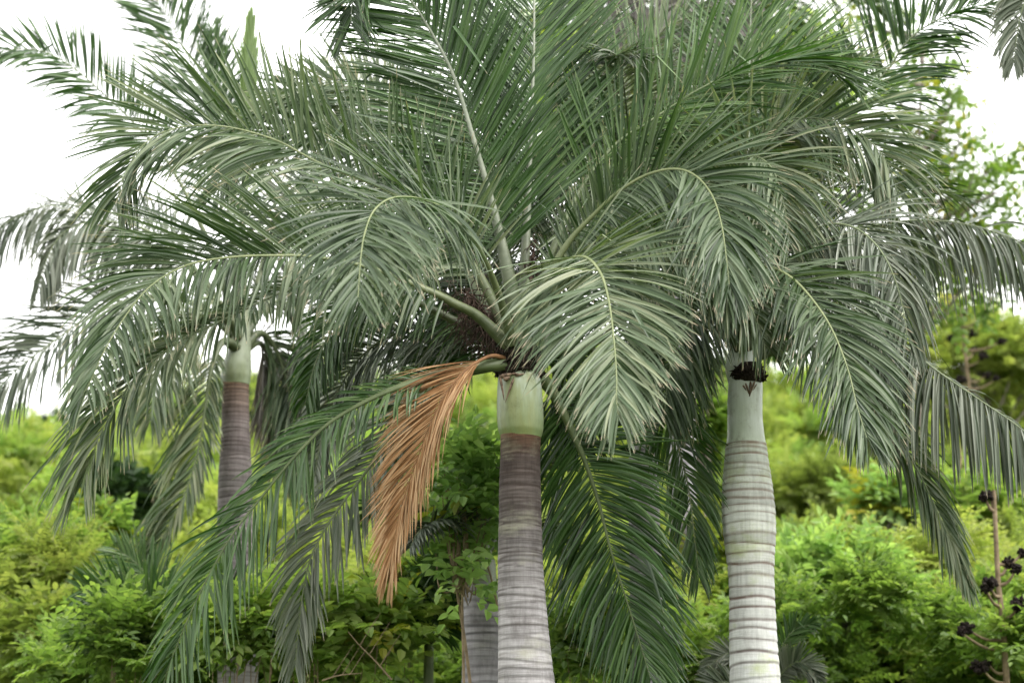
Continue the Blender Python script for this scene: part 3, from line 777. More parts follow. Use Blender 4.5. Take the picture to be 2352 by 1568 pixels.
FM([(1172, 815, 15.75), (1060, 745, 15.85), (910, 675, 15.6), (760, 645, 15.15), (640, 675, 14.8), (531, 726, 14.55), (432, 773, 14.5), (366, 817, 14.45), (311, 865, 14.4), (256, 949, 14.4), (220, 1022, 14.4), (190, 1110, 14.45)], n0=(.1, 1, .6), n1=(-.5, .6, .8), L=0.92, s0=0.2, K=76, a0=60, a1=24, beta=10, droop=0.12, ao=(-14, 4), ls=(1, .72), prof=([0, .35, .5, .65, .85, 1], [.30, .38, .5, .9, .9, .5]), mat='mature', rac='rachis', seed=5)
# small arch in front, toward the camera and left
FM([(1178, 790, 15.35), (1150, 690, 15.15), (1110, 590, 14.85), (1060, 510, 14.5), (985, 463, 14.0), (910, 453, 13.6), (862, 480, 13.35), (838, 535, 13.1), (828, 600, 12.85), (822, 690, 12.65)], n0=(.1, 1, .45), n1=(-.2, .25, 1), L=0.84, s0=0.3, K=64, a0=72, a1=20, bs=((55, 0), (-32, -4)), droop=0.06, mat='mature', rac='rachis_yellow', r0=0.030, seed=6)
# hanging toward the camera and right
FM([(1205, 800, 15.35), (1235, 690, 15.1), (1285, 610, 14.8), (1340, 590, 14.45), (1378, 625, 14.15), (1398, 690, 13.95), (1410, 780, 13.7), (1416, 860, 13.5), (1416, 915, 13.35), (1420, 955, 13.28)], n0=(0, 1, .5), n1=(.1, .2, 1), L=0.78, s0=0.30, K=70, a0=66, a1=10, bs=((-14, 6), (18, 6)), droop=0.06, ls=(1.15, .95), prof=([0, .25, .5, .75, .92, 1], [1.15, 1.2, 1, .8, .55, .4]), mat='mature', rac='rachis_yellow', r0=0.030, seed=7)
# right arching frond that bends down in front
FM([(1215, 790, 15.5), (1255, 650, 15.45), (1300, 565, 15.4), (1352, 505, 15.3), (1415, 445, 15.15), (1480, 404, 15.0), (1545, 388, 14.85), (1595, 402, 14.7), (1635, 448, 14.5), (1657, 515, 14.25), (1668, 590, 14.05), (1676, 660, 13.9)], n0=(-.3, .5, 1), n1=(.2, .3, 1), L=0.88, s0=0.26, K=76, a0=54, a1=14, beta=12, droop=0.10, prof=([0, .1, .22, .4, .75, .92, 1], [.25, .35, .7, 1, .85, .55, .38]), mat='mature', rac='rachis_yellow', r0=0.031, seed=8)
# upper right sweeping frond
FM([(1212, 780, 15.6), (1260, 600, 15.75), (1330, 440, 15.9), (1410, 335, 16.0), (1493, 278, 16.0), (1603, 207, 16.0), (1713, 158, 15.95), (1822, 136, 15.9), (1895, 150, 15.9), (1950, 190, 15.9)], n0=(-.2, .4, 1), n1=(.2, .9, .5), L=0.98, s0=0.36, K=70, a0=58, a1=18, beta=22, droop=0.03, drop=(1, 1), mat='young', rac='rachis', seed=9)
FM([(1215, 800, 15.5), (1300, 640, 15.55), (1420, 560, 15.5), (1540, 560, 15.3), (1640, 620, 15.2), (1720, 700, 15.1), (1760, 800, 15.1)], n0=(.1, .7, .7), n1=(.5, .4, 1), L=0.75, s0=0.22, K=60, a0=62, a1=22, beta=10, droop=0.12, mat='mature', seed=10)
# low fronds
FM([(1168, 835, 15.4), (1050, 850, 15.25), (900, 895, 15.05), (765, 965, 14.9), (680, 1045, 14.8), (600, 1142, 14.75), (535, 1225, 14.7), (475, 1330, 14.7), (430, 1425, 14.7), (388, 1530, 14.75), (370, 1590, 14.8)], n0=(-.2, .7, .8), n1=(-.5, .5, 1), L=0.76, s0=0.16, K=52, a0=42, a1=22, beta=8, droop=0.09, ao=(-8, 6), ls=(.82, 1), prof=([0, .15, .35, .6, .85, 1], [.4, .5, .85, 1, .8, .45]), mat='young', rac='petiole', seed=11)
FM([(1165, 830, 15.6), (1030, 870, 15.65), (930, 950, 15.6), (850, 1070, 15.5), (790, 1150, 15.45), (742, 1222, 15.4), (710, 1292, 15.4), (690, 1400, 15.45), (678, 1530, 15.5)], n0=(-.3, .5, 1), n1=(-.3, .2, 1), L=0.62, s0=0.16, K=44, a0=44, a1=14, beta=8, droop=0.12, mat='grey', rac='rachis', seed=12)
FM([(1225, 850, 15.55), (1262, 890, 15.6), (1298, 955, 15.6), (1340, 1050, 15.6), (1374, 1150, 15.6), (1402, 1260, 15.6), (1432, 1355, 15.6), (1462, 1450, 15.6), (1495, 1560, 15.6)], n0=(.3, .2, -1), n1=(.3, .1, -1), L=0.84, s0=0.10, K=74, a0=66, a1=22, beta=8, droop=0.10, mat='young', rac='petiole', r0=0.034, seed=13)
FM([(1225, 830, 15.8), (1340, 800, 16.2), (1450, 850, 16.5), (1530, 960, 16.6), (1575, 1090, 16.6), (1595, 1230, 16.6), (1605, 1330, 16.6)], n0=(.2, .6, -.8), n1=(.5, .3, -1), L=0.6, s0=0.16, K=60, a0=52, a1=16, beta=8, droop=0.12, mat='young', seed=14)
FM([(1185, 825, 15.85), (1080, 760, 16.3), (960, 750, 16.7), (850, 800, 16.9), (780, 890, 17.0), (740, 1000, 17.0), (720, 1110, 17.0)], n0=(-.2, .7, .6), n1=(-.5, .3, 1), L=0.58, s0=0.16, K=60, a0=58, a1=22, beta=8, droop=0.13, mat='grey', seed=15)
FM([(1230, 830, 15.9), (1300, 700, 16.3), (1400, 640, 16.6), (1500, 680, 16.8), (1560, 790, 16.9), (1590, 900, 16.9)], n0=(.2, .6, .6), n1=(.5, .3, 1), L=0.75, s0=0.16, K=54, a0=58, a1=22, beta=8, droop=0.13, mat='mature', seed=17)
FM([(1190, 810, 15.8), (1090, 560, 16.3), (980, 330, 16.8), (880, 225, 17.1), (770, 190, 17.3), (660, 215, 17.4), (590, 275, 17.4)], n0=(-.2, .4, 1), n1=(-.4, .7, .6), L=0.80, s0=0.18, K=70, a0=58, a1=22, beta=12, droop=0.05, mat='mature', seed=18)
FM([(1215, 800, 15.8), (1290, 560, 16.8), (1370, 350, 17.6), (1440, 180, 18.0), (1530, 60, 18.2), (1640, 10, 18.2)], n0=(.2, .3, 1), n1=(.3, .7, .6), L=0.95, s0=0.18, K=66, a0=52, a1=22, beta=12, droop=0.04, mat='mature', seed=19)
FM([(1180, 830, 15.8), (1090, 720, 16.2), (990, 660, 16.5), (880, 660, 16.7), (790, 720, 16.8), (730, 820, 16.85), (700, 930, 16.9)], n0=(-.2, .7, .6), n1=(-.4, .3, 1), L=0.6, s0=0.16, K=66, a0=62, a1=24, beta=4, droop=0.16, mat='young', seed=21)
FM([(1185, 835, 15.9), (1120, 790, 16.4), (1040, 790, 16.8), (985, 830, 17.0), (955, 890, 17.1), (940, 960, 17.1)], n0=(-.2, .7, .6), n1=(-.3, .3, 1), L=0.75, s0=0.16, K=60, a0=60, a1=22, beta=4, droop=0.15, mat='young', seed=22)
FM([(1205, 835, 15.9), (1225, 800, 16.5), (1270, 830, 17.0), (1310, 920, 17.2), (1330, 1020, 17.2)], n0=(.2, .7, .6), n1=(.3, .3, 1), L=0.75, s0=0.16, K=56, a0=60, a1=22, beta=4, droop=0.15, mat='young', seed=23)
FM([(1190, 810, 15.9), (1165, 560, 16.8), (1120, 330, 17.4), (1065, 120, 17.8), (1000, -80, 18.0)], n0=(-.1, .3, 1), L=1.0, s0=0.2, K=66, a0=54, a1=26, beta=10, droop=0.03, mat='young', rac='rachis', seed=25)
FM([(1185, 810, 15.8), (1080, 540, 16.5), (950, 370, 17.0), (800, 290, 17.3), (660, 290, 17.4), (550, 360, 17.4), (490, 460, 17.4)], n0=(-.2, .5, 1), n1=(-.4, .5, .9), L=0.85, s0=0.2, K=66, a0=58, a1=22, beta=12, droop=0.09, mat='mature', seed=26)
FM([(1175, 815, 15.7), (1050, 600, 16.2), (900, 500, 16.5), (740, 480, 16.7), (600, 530, 16.8), (500, 620, 16.8)], n0=(-.2, .6, .8), n1=(-.4, .5, .9), L=0.8, s0=0.2, K=60, a0=58, a1=22, beta=8, droop=0.12, mat='grey', seed=27)
# dead frond
FM([(1160, 822, 15.38), (1125, 818, 15.28), (1075, 846, 15.15), (1028, 898, 15.05), (990, 970, 15.0), (960, 1050, 15.0), (932, 1130, 15.0), (912, 1205, 15.0), (902, 1275, 15.0), (897, 1318, 15.05)], n0=(-.6, .4, .8), n1=(-.2, .1, 1), L=0.68, s0=0.13, K=100, a0=27, a1=1, beta=4, droop=0.05, sides=(1.1, .8), ao=(5, -4), prof=([0, .3, .6, .85, 1], [1, 1, .75, .55, .38]), jit=.65, broken=.05, mat='dead', rac='rachis_dead', r0=0.012, wid=0.013, seed=20, label="brown dead frond hanging down")
fruit_stalk(main, [(1180, 810, 15.6), (1130, 760, 15.55), (1085, 690, 15.5), (1062, 665, 15.5)], 80, seed=1, L=0.33)
fruit_stalk(main, [(1170, 780, 15.7), (1110, 720, 15.8), (1085, 700, 15.8)], 90, seed=2, L=0.4)
fruit_stalk(main, [(1215, 680, 15.6), (1225, 580, 15.8), (1232, 550, 15.8)], 40, seed=3, L=0.2)

# ------------------------------------------------------------------ palm 2: right palm with the white banded trunk
YR = 16.6
right = thing("palm_tree", "palm with a white trunk banded by brown rings", "palm", (at(1738, 1568, YR)[0], YR, 0.0))
rows = [(1714, 1020, 92), (1714, 1050, 98), (1716, 1100, 111), (1719, 1170, 122), (1722, 1230, 119), (1724, 1290, 105), (1727, 1350, 100), (1728, 1400, 103), (1730, 1470, 106), (1735, 1568, 112), (1738, 1700, 116)]
ax = axis_from_px(rows, YR)
ring_py = [1024, 1034, 1049, 1068, 1084, 1101, 1117, 1133, 1150, 1168, 1187, 1206, 1231, 1252, 1274, 1299, 1324, 1351, 1376, 1398, 1424, 1448, 1472, 1500, 1530, 1560, 1592, 1625, 1660, 1700]
rg_z = ring_rows(ring_py, 1725, YR)
zz = rg_z[-1]
while zz > 0: zz -= 0.13; rg_z.append(zz)
trunk_mesh(right, ax, rg_z, 'trunk_white', at(1715, 1020, YR)[2], at(1735, 1568, YR)[2], 8, ring_w=0.012, notch=0.06, tilt=0.009)
lathe(right, "crownshaft", [(1714, 1026, 92), (1713, 1000, 84), (1711, 960, 80), (1711, 920, 80), (1712, 888, 79), (1712, 868, 74)], YR, 'shaft_white', lump=0.015, seed=4)
lathe(right, "leaf_sheath", [(1708, 880, 72), (1702, 845, 74), (1706, 800, 64), (1712, 760, 46), (1716, 720, 24), (1716, 690, 4)], YR + 0.05, 'shaft_white', lump=0.14, seed=5)
lathe(right, "collar", [(1714, 884, 76), (1714, 874, 81), (1716, 858, 79), (1720, 838, 66)], YR, 'fibre', lump=0.10, seed=5)
fibre_collar(right, 1716, 862, 80, 30, YR, 2, cover=(215, 360), n=90)
torn(right, [(1706, 884, 1716, 900, 0.008), (1712, 878, 1722, 912, 0.010), (1733, 876, 1721, 910, 0.009), (1724, 876, 1721, 918, 0.012), (1738, 882, 1730, 896, 0.006)], YR - 0.135, 0, 6)
FR = lambda pts, **k: frond(right, pts, **k)
FR([(1716, 800, 16.5), (1700, 690, 16.2), (1712, 630, 15.9), (1760, 612, 15.6), (1820, 640, 15.4), (1875, 700, 15.2), (1915, 765, 15.0), (1948, 850, 14.8), (1968, 930, 14.65), (1992, 1010, 14.5)], n0=(.2, 1, .3), n1=(.35, .35, 1), L=0.86, s0=0.24, K=72, a0=56, a1=12, beta=8, droop=0.09, mat='mature', rac='rachis_yellow', seed=31)
FR([(1715, 800, 16.7), (1690, 600, 16.75), (1695, 430, 16.7), (1735, 325, 16.6), (1786, 284, 16.5), (1831, 272, 16.4), (1896, 275, 16.3), (1950, 294, 16.2), (1998, 325, 16.15), (2038, 375, 16.1), (2065, 450, 16.1)], n0=(-.2, 1, .75), n1=(.35, .65, .8), L=1.0, s0=0.24, K=76, a0=62, a1=24, bs=((-12, 0), (38, 28)), droop=0.10, mat='mature', rac='rachis', seed=32)
FR([(1725, 800, 16.6), (1760, 650, 16.4), (1820, 560, 16.1), (1895, 518, 15.9), (1960, 522, 15.75), (2012, 562, 15.65), (2048, 622, 15.6), (2072, 700, 15.6), (2085, 780, 15.6)], n0=(-.1, .9, .5), n1=(.4, .4, 1), L=0.82, s0=0.24, K=68, a0=66, a1=22, beta=-18, droop=0.22, mat='grey', seed=33)
FR([(1730, 800, 16.8), (1790, 660, 17.0), (1880, 560, 17.2), (1990, 522, 17.3), (2100, 506, 17.3), (2200, 512, 17.3), (2290, 535, 17.3), (2370, 570, 17.3), (2450, 630, 17.3)], n0=(-.1, .9, .5), n1=(.2, .9, .5), L=0.92, s0=0.24, K=76, a0=72, a1=34, beta=-35, droop=0.42, mat='grey', seed=34)
FR([(1735, 805, 16.6), (1830, 740, 16.5), (1950, 735, 16.4), (2060, 782, 16.3), (2150, 850, 16.2), (2250, 918, 16.15), (2340, 980, 16.1), (2420, 1050, 16.1)], n0=(.2, .9, .5), n1=(.3, .8, .6), L=0.88, s0=0.24, K=74, a0=68, a1=32, beta=-40, droop=0.45, mat='grey', seed=35)
FR([(1740, 815, 16.7), (1840, 790, 16.8), (1940, 850, 16.8), (2020, 945, 16.8), (2080, 1030, 16.8), (2130, 1125, 16.8), (2178, 1230, 16.8), (2222, 1340, 16.85)], n0=(.3, .7, .7), n1=(.6, .3, 1), L=0.62, s0=0.2, K=60, a0=36, a1=6, beta=4, droop=0.14, mat='mature', seed=36)
FR([(1700, 800, 16.5), (1655, 720, 16.3), (1600, 720, 16.1), (1555, 790, 16.0), (1535, 870, 16.0), (1525, 960, 16.0)], n0=(-.2, .8, .6), n1=(-.3, .3, 1), L=0.72, s0=0.2, K=54, a0=60, a1=20, beta=6, droop=0.12, mat='mature', seed=37)
FR([(1715, 800, 16.8), (1716, 600, 17.1), (1718, 400, 17.4), (1719, 280, 17.6), (1721, 180, 17.8), (1724, 50, 18.0), (1730, -120, 18.1)], n0=(0, .2, 1), L=1.05, s0=0.2, K=70, a0=56, a1=26, beta=10, droop=0.03, mat='young', rac='rachis_pale', seed=38)
FR([(1722, 800, 16.8), (1790, 580, 17.2), (1880, 380, 17.5), (1970, 240, 17.6), (2042, 157, 17.6), (2080, 100, 17.5), (2133, 57, 17.4), (2206, 24, 17.3), (2290, 10, 17.2), (2370, 30, 17.1), (2430, 100, 17.1)], n0=(-.2, .5, 1), n1=(.2, .9, .6), L=0.85, s0=0.42, K=64, a0=60, a1=26, beta=16, droop=0.08, mat='young', seed=39)
FR([(1725, 810, 17.0), (1800, 720, 17.5), (1890, 700, 17.8), (1970, 770, 18.0), (2010, 880, 18.0), (2025, 990, 18.0)], n0=(.2, .8, .5), n1=(.5, .3, 1), L=0.8, s0=0.18, K=58, a0=60, a1=20, beta=6, droop=0.14, mat='grey', seed=40)
FR([(1700, 800, 16.9), (1650, 620, 17.3), (1590, 480, 17.6), (1510, 400, 17.8), (1420, 400, 17.9), (1360, 470, 17.9)], n0=(-.2, .6, .8), n1=(-.4, .4, 1), L=0.85, s0=0.18, K=60, a0=60, a1=22, beta=10, droop=0.10, mat='mature', seed=41)
FR([(1706, 800, 16.6), (1680, 640, 16.4), (1670, 500, 16.2), (1690, 400, 16.0), (1730, 360, 15.8), (1775, 390, 15.65), (1800, 470, 15.6), (1815, 560, 15.6)], n0=(-.1, .6, .8), n1=(.4, .4, 1), L=0.78, s0=0.28, K=62, a0=62, a1=22, beta=12, droop=0.10, mat='mature', seed=42)

# ------------------------------------------------------------------ palm 3: left palm behind
YL = 21.0
gL = float(hill_z(at(545, 1300, YL)[0], YL))
left = thing("palm_tree", "palm with a mauve brown trunk and plain green crownshaft, behind the left fronds", "palm", (at(540, 1350, YL)[0], YL, gL))
rows = [(541, 878, 62), (541, 900, 61), (541, 960, 63), (541, 1030, 68), (540, 1090, 76), (540, 1200, 80), (543, 1350, 84), (548, 1500, 88)]
ax = axis_from_px(rows, YL, gL)
py = 880.0; ring_py = []
while py < 1560:
    ring_py.append(py); py += np.interp(py, [880, 1000, 1560], [8, 10, 14]) * rr.uniform(.7, 1.3)
trunk_mesh(left, ax, ring_rows(ring_py, 541, YL), 'trunk_brown', at(541, 878, YL)[2], at(541, 1500, YL)[2], 13, ring_w=0.010, notch=0.03, tilt=0.010)
lathe(left, "crownshaft", [(542, 884, 62), (542, 865, 69), (544, 840, 68), (549, 810, 56), (553, 780, 46), (556, 750, 36), (558, 700, 24)], YL, 'shaft_green', lump=0.02, seed=7)
FL = lambda pts, **k: frond(left, pts, **k)
FL([(552, 770, YL), (480, 560, 20.8), (390, 380, 20.6), (300, 275, 20.5), (240, 218, 20.4), (180, 165, 20.3), (115, 125, 20.2), (50, 113, 20.2), (-20, 130, 20.2), (-70, 200, 20.2)], n0=(-.1, .5, 1), n1=(-.3, .8, .7), L=0.66, s0=0.40, K=54, a0=50, a1=24, beta=10, droop=0.07, mat='young', rac='rachis', seed=51)
FL([(556, 770, YL), (530, 500, 21.3), (495, 300, 21.5), (455, 180, 21.6), (415, 95, 21.7), (372, 20, 21.7), (320, -50, 21.7)], n0=(-.1, .3, 1), n1=(-.2, .5, 1), L=0.95, s0=0.30, K=64, a0=56, a1=28, beta=8, droop=0.02, mat='young', rac='rachis_pale', r0=0.04, seed=52)
FL([(560, 770, YL), (562, 500, 21.0), (566, 300, 21.0), (570, 180, 21.0), (575, 60, 21.0)], n0=(.6, .1, 1), L=0.62, s0=0.46, K=26, a0=5, a1=-3, beta=4, droop=0.0, mat='spear', rac='rachis', seed=53, jit=.35, broken=0, tipf=0, wid=.05, label="unopened pale green spear leaf")
FL([(558, 770, YL), (530, 480, 21.4), (510, 300, 21.5), (498, 200, 21.6), (490, 85, 21.6)], n0=(.3, .1, 1), L=0.7, s0=0.45, K=30, a0=20, a1=8, beta=6, droop=0.0, mat='young', rac='rachis', seed=54, jit=.6)
FL([(548, 775, YL), (450, 620, 20.8), (340, 530, 20.6), (240, 508, 20.5), (185, 515, 20.4), (140, 540, 20.4), (110, 590, 20.4), (90, 660, 20.4)], n0=(-.1, .8, .6), n1=(-.4, .4, 1), L=0.82, s0=0.3, K=58, a0=60, a1=22, beta=-25, droop=0.34, mat='grey', rac='rachis', seed=55)
FL([(548, 775, YL), (420, 600, 21.4), (280, 500, 21.6), (150, 470, 21.7), (60, 490, 21.7), (-10, 530, 21.7), (-60, 600, 21.7)], n0=(-.1, .8, .6), n1=(-.3, .7, .7), L=0.90, s0=0.3, K=62, a0=60, a1=26, beta=-25, droop=0.32, mat='grey', rac='rachis', seed=56)
FL([(548, 780, YL), (450, 700, 20.9), (330, 680, 20.7), (210, 725, 20.5), (128, 780, 20.4), (55, 835, 20.4), (0, 887, 20.4), (-60, 960, 20.4)], n0=(-.1, .9, .5), n1=(-.4, .6, .9), L=0.90, s0=0.3, K=64, a0=60, a1=26, beta=4, droop=0.14, mat='grey', rac='rachis', seed=57)
FL([(545, 800, 20.9), (510, 785, 20.7), (485, 850, 20.5), (472, 930, 20.45), (458, 1020, 20.4), (430, 1120, 20.4), (380, 1220, 20.45), (340, 1290, 20.5)], n0=(-.4, .3, 1), n1=(-.3, .2, 1), L=0.85, s0=0.16, K=60, a0=44, a1=14, beta=6, droop=0.14, ls=(1, .45), mat='mature', seed=58)
FL([(562, 800, 21.1), (600, 790, 21.4), (630, 860, 21.6), (650, 960, 21.7), (662, 1060, 21.7)], n0=(.4, .3, 1), n1=(.3, .2, 1), L=0.75, s0=0.16, K=50, a0=44, a1=14, beta=6, droop=0.14, mat='drygrey', seed=59)
FL([(550, 775, 20.9), (500, 690, 20.6), (430, 700, 20.4), (385, 775, 20.3), (360, 870, 20.3), (345, 970, 20.3)], n0=(-.1, .9, .6), n1=(-.4, .4, 1), L=0.78, s0=0.2, K=54, a0=60, a1=20, beta=4, droop=0.14, mat='mature', seed=65)
FL([(560, 775, 21.1), (620, 695, 21.3), (690, 715, 21.5), (735, 790, 21.6), (758, 890, 21.6), (770, 990, 21.6)], n0=(.1, .9, .6), n1=(.4, .4, 1), L=0.78, s0=0.2, K=54, a0=60, a1=20, beta=4, droop=0.14, mat='grey', seed=66)
FL([(562, 795, 21.1), (600, 765, 21.3), (640, 815, 21.5), (668, 920, 21.6), (684, 1030, 21.6), (690, 1120, 21.6)], n0=(.4, .3, 1), n1=(.3, .2, 1), L=0.7, s0=0.16, K=50, a0=44, a1=14, beta=6, droop=0.14, mat='mature', seed=64)
FL([(556, 780, 21.2), (650, 650, 21.6), (740, 620, 22.0), (820, 680, 22.2), (870, 780, 22.3), (890, 900, 22.3)], n0=(.1, .8, .6), n1=(.4, .4, 1), L=0.85, s0=0.2, K=60, a0=60, a1=22, beta=8, droop=0.13, mat='grey', seed=60)
FL([(560, 775, 21.2), (640, 480, 21.6), (720, 310, 21.9), (820, 220, 22.1), (920, 200, 22.2), (1000, 260, 22.2)], n0=(.1, .5, 1), n1=(.4, .7, .7), L=0.95, s0=0.22, K=64, a0=58, a1=22, beta=10, droop=0.07, mat='mature', seed=61)
#fruit_stalk(left, [(565, 790, 21.0), (640, 800, 20.9), (700, 860, 20.8)], 60, seed=5, L=0.5, mat='twig')

# ------------------------------------------------------------------ palms 4, 5: hidden palms behind the main palm
def back_palm(label, rows, Y, crown, seed, nf=11, length=3.4, ringstep=18, mat='trunk_back', shaft=1.0):
    g = float(hill_z(at(rows[-1][0], 1500, Y)[0], Y))
    t = thing("palm_tree", label, "palm", (at(rows[-1][0], 1500, Y)[0], Y, g))
    ax = axis_from_px(rows, Y, g)
    py = rows[0][1]; rp = []
    while py < 1600: rp.append(py); py += ringstep * rr.uniform(.7, 1.3)
    trunk_mesh(t, ax, ring_rows(rp, rows[0][0], Y), mat, at(rows[0][0], rows[0][1], Y)[2], at(rows[0][0], 1568, Y)[2], seed, ring_w=0.014, notch=0.04, tilt=0.010)
    px, cy, w = crown
    lathe(t, "crownshaft", [(px, rows[0][1] + 6, rows[0][2]), (px, rows[0][1] - 30 * shaft, w), (px, rows[0][1] - 110 * shaft, w * .95), (px, rows[0][1] - 170 * shaft, w * .7), (px, rows[0][1] - 240 * shaft, w * .4)], Y, 'shaft_green', lump=.02, seed=seed)
    b = at(px, rows[0][1] - 150 * shaft, Y); b[1] = Y
    rng = np.random.default_rng(seed)
    for k in range(nf):
        az = k * 137.5 + rng.uniform(-15, 15)
        el = np.interp(k, [0, nf - 1], [78, 5]) + rng.uniform(-6, 6)
        arch_frond(t, b + rng.normal(0, .03, 3), az, el, length * rng.uniform(.85, 1.05), rng.uniform(.8, 1.1), seed=seed * 50 + k, L=0.85 * min(1, length / 3), s0=0.18, K=56, a0=62, a1=24, beta=12, droop=0.10, mat=['mature', 'grey', 'young'][k % 3])
    return t
back_palm("palm almost hidden behind the grey ringed trunk, its pale stout trunk showing left of it", [(1104, 1340, 80), (1108, 1420, 85), (1108, 1568, 92)], 18.3, (1100, 1300, 78), 71, nf=6, length=1.5, shaft=.45)
back_palm("palm behind the right hanging frond, its mauve trunk showing between the two front palms", [(1476, 860, 64), (1478, 1000, 66), (1480, 1200, 70), (1485, 1350, 74), (1490, 1568, 80)], 18.8, (1474, 800, 66), 72, nf=13, ringstep=26)
# withered fronds high in the middle belong to a taller palm behind
tall = back_palm("tallest palm behind, withered grey fronds hanging above the two front palms", [(1560, 180, 52), (1562, 500, 56), (1566, 900, 60), (1572, 1568, 66)], 24.0, (1560, 130, 52), 73, nf=9)
for k, pts in enumerate([[(1560, 40, 23.6), (1620, -80, 23.3), (1670, -60, 23.0), (1665, 40, 22.9), (1640, 150, 22.9)], [(1560, 40, 23.6), (1500, -60, 23.3), (1450, -40, 23.1), (1440, 60, 23.0), (1455, 170, 23.0)], [(1562, 40, 23.4), (1572, -50, 22.9), (1560, 0, 22.6), (1545, 100, 22.6), (1535, 200, 22.6)]]):
    frond(tall, pts, n0=(0, .5, 1), n1=(0, .2, 1), L=0.9, s0=0.3, K=56, a0=40, a1=14, beta=6, droop=0.14, mat='drygrey', seed=300 + k, label="withered grey frond hanging down")
# a palm off to the right whose fronds reach in at the upper right corner
outr = thing("palm_tree", "palm reaching in with one drooping frond at the upper right corner", "palm", (at(2620, 700, 17)[0], 17, 0.0))
ax = axis_from_px([(2620, 300, 80), (2622, 700, 90), (2626, 1568, 110)], 17.0)
trunk_mesh(outr, ax, np.arange(0.2, at(2620, 310, 17)[2], 0.12), 'trunk_grey', at(2620, 300, 17)[2], 0.0, 15)
lathe(outr, "crownshaft", [(2620, 306, 80), (2620, 280, 90), (2618, 180, 84), (2616, 100, 60), (2614, 40, 30)], 17.0, 'shaft', seed=9)
frond(outr, [(2615, 150, 17), (2560, -20, 16.9), (2460, -90, 16.8), (2390, -60, 16.7), (2352, 10, 16.7), (2336, 80, 16.7), (2328, 150, 16.7)], n0=(-.1, .7, .7), n1=(-.3, .3, 1), L=0.5, s0=0.3, K=56, a0=58, a1=18, beta=8, droop=0.12, mat='grey', seed=81)
for k in range(8):
    b = at(2616, 150, 17); arch_frond(outr, b, 20 + k * 47 if not 190 < (20 + k * 47) % 360 < 350 else 60 + k * 9, 60 - k * 5, 3.2, 1.0, seed=500 + k, L=.8, K=50, mat=['mature', 'grey'][k % 2])

# ------------------------------------------------------------------ small palms in the undergrowth
def small_palm(label, foot, Y, fronds, seed, mat='young', L=0.52):
    f = at(*foot, Y); g = float(hill_z(f[0], Y))
    t = thing("young_palm", label, "palm", (f[0], Y, g))
    tb = MB(); top = at(*foot, Y); tube(tb, np.array([[f[0], Y, g - .2], [f[0], Y, (g + top[2]) / 2], top]), np.array([.07, .06, .045]), 10)
    tb.build("stem", M['petiole'], t, smooth=True)
    for k, (pts, mt) in enumerate(fronds):
        frond(t, [(*foot, Y)] + pts, n0=(0, .6, .8), n1=(0, .4, 1), L=L, s0=.2, K=30, a0=52, a1=20, beta=14, droop=.06, mat=mt, r0=.014, wid=.028, seed=seed + k)
small_palm("young dark green palm fanning out below the left fronds", (420, 1500), 20.0, [([(350, 1410, 19.9), (265, 1365, 19.8), (190, 1355, 19.7)], 'young'), ([(340, 1440, 19.8), (260, 1430, 19.7), (190, 1470, 19.6)], 'young'), ([(380, 1400, 20.2), (330, 1310, 20.3), (270, 1260, 20.3)], 'young'), ([(470, 1420, 20.1), (520, 1380, 20.1), (580, 1380, 20.1)], 'young')], 600)
small_palm("young dark palm growing between the dead frond and the grey ringed trunk", (985, 1480), 19.2, [([(1005, 1390, 19.2), (1030, 1310, 19.2), (1070, 1240, 19.2)], 'young'), ([(1040, 1430, 19.0), (1100, 1400, 18.9), (1160, 1420, 18.9)], 'young'), ([(940, 1420, 19.3), (890, 1390, 19.3), (850, 1400, 19.3)], 'young')], 620)
small_palm("young grey green palm low beside the white banded trunk", (1770, 1590), 18.6, [([(1790, 1500, 18.6), (1820, 1450, 18.6), (1870, 1430, 18.6)], 'young'), ([(1800, 1540, 18.5), (1840, 1520, 18.4), (1880, 1560, 18.4)], 'grey'), ([(1720, 1520, 18.7), (1670, 1500, 18.7), (1620, 1540, 18.7)], 'grey'), ([(1700, 1570, 18.6), (1640, 1570, 18.5), (1590, 1620, 18.5)], 'grey')], 640, L=0.22)

# ------------------------------------------------------------------ lianas, dead stalks with black seed heads, bare branches
def liana(label, pts, r):
    Pp = spline(np.array([at(*p) for p in pts]), 50)[0]
    mb = MB(); tube(mb, Pp, np.linspace(r * .7, r, 50), 8)
    foot = Pp[-1]; o = mb.build("liana_stem", M['twig'], None, smooth=True, origin=foot)
    o["label"] = label; o["category"] = "stem"
liana("long bare tan stem curving up left of the grey ringed trunk", [(1020, 1080, 17.9), (1030, 1180, 17.8), (1043, 1280, 17.8), (1052, 1370, 17.8), (1066, 1460, 17.8), (1080, 1570, 17.8), (1092, 1700, 17.8)], 0.016)
liana("thin brown stem beside the grey ringed trunk, running behind it", [(1060, 1160, 17.9), (1090, 1250, 17.9), (1120, 1300, 17.9), (1140, 1380, 17.9), (1160, 1470, 17.9), (1175, 1600, 17.9)], 0.011)
def branch(label, pts, r):
    Pp = spline(np.array([at(*p) for p in pts]), 30)[0]
    mb = MB(); tube(mb, Pp, np.linspace(r, r * .4, 30), 7)
    for i in (8, 15, 21):
        d = unit(np.array([0.4, -0.2, 0.6])) * 0.35
        tube(mb, np.array([Pp[i], Pp[i] + d * .5, Pp[i] + d]), np.array([r * .5, r * .35, r * .15]), 5)
    o = mb.build("bare_branch", M['twig'], None, smooth=True, origin=Pp[0]); o["label"] = label; o["category"] = "branch"
branch("bare grey branch leaning across the broad leaved shrub", [(900, 1560, 18.2), (860, 1515, 18.2), (825, 1480, 18.2), (800, 1450, 18.2)], 0.010)
branch("bare twig lying low in the broad leaved shrub", [(740, 1562, 18.2), (780, 1550, 18.2), (830, 1545, 18.2)], 0.009)

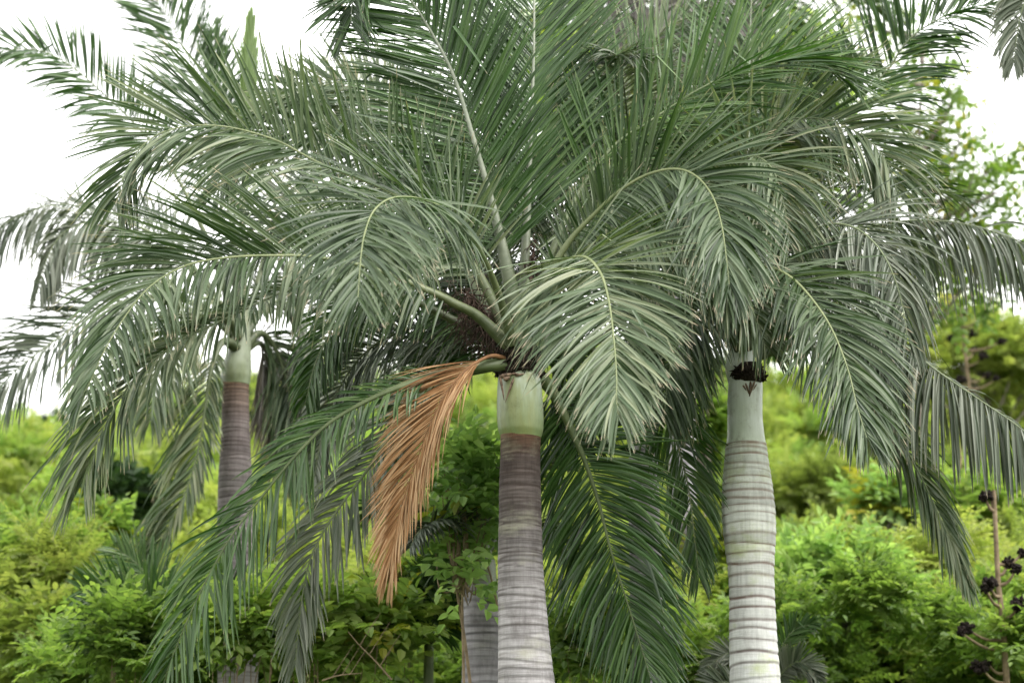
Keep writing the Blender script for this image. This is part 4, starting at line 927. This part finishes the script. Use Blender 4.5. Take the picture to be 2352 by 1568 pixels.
def seed_plant(label, stem, clusters, Y, seed):
    rng = np.random.default_rng(seed)
    pts = np.array([at(a, b, Y) for a, b in stem]); g = float(hill_z(pts[-1][0], Y))
    low = pts[-1].copy(); low[2] = min(g, low[2] - .2); low[1] = Y
    t = thing("seed_head_plant", label, "plant", tuple(low))
    Pp = spline(np.vstack([pts, [low]]), 40)[0]
    tb = MB(); tube(tb, Pp, np.linspace(0.022, 0.05, 40), 7)
    heads = []
    for (px, py, r) in clusters:
        c = at(px, py, Y - 0.05 + rng.normal(0, .15)); R = r * mpp(Y)
        k = np.argmin(np.linalg.norm(Pp - (c - np.array([0, 0, .15])), axis=1))
        tube(tb, spline(np.array([Pp[k], Pp[k] * .5 + c * .5 + np.array([0, 0, -.05]), c]), 8)[0], np.linspace(.022, .010, 8), 5)
        heads.append((c, R))
    tb.build("stem", M['twig'], t, smooth=True)
    for c, R in heads:
        mb = MB()
        for q in range(60):
            v = unit(rng.normal(0, 1, 3)); p0 = c + v * R * rng.uniform(0.2, 0.85) * np.array([1, 1, .85])
            tube(mb, np.array([p0 - v * R * .22, p0 - v * R * .1, p0 + v * R * .1, p0 + v * R * .24]), np.array([.2, 1, 1, .15]) * R * .2, 6)
        mb.build("seed_head", M['seed'], t, smooth=True)
seed_plant("tall bare stalk hung with black seed clusters in front of the lower right slope", [(2283, 1125), (2288, 1250), (2293, 1340), (2303, 1430), (2312, 1568)],
    [(2262, 1140, 20), (2276, 1138, 14), (2272, 1342, 24), (2262, 1350, 14), (2315, 1292, 18), (2335, 1305, 17), (2340, 1388, 22), (2218, 1442, 22), (2207, 1452, 12), (2250, 1530, 22), (2268, 1522, 12), (2350, 1270, 16)], 20.9, 91)
seed_plant("bare stalks with round black seed heads high on the right against the sky", [(2205, 700), (2215, 800), (2225, 900), (2215, 1000), (2200, 1120)],
    [(2216, 716, 12), (2262, 722, 13), (2232, 766, 14), (2187, 777, 13), (2302, 784, 13), (2238, 804, 11), (2258, 817, 14), (2207, 872, 16), (2267, 860, 11), (2288, 870, 10)], 33.0, 92)

for o in bpy.data.objects:
    if o.parent is None and "category" in o:
        g = {"palm_tree": "tall palms with ringed trunks", "young_palm": "young palms in the undergrowth", "liana_stem": "bare stems beside the grey trunk", "bare_branch": "bare branches low in the shrubs", "seed_head_plant": "dead stalks with black seed heads"}.get(o.name.split(".")[0])
        if g is None and o["category"] in ("shrub", "bush"): g = "shrubs on the slope"
        if g is None and o["category"] == "tree": g = "broad leaved trees on the slope"
        if g: o["group"] = g
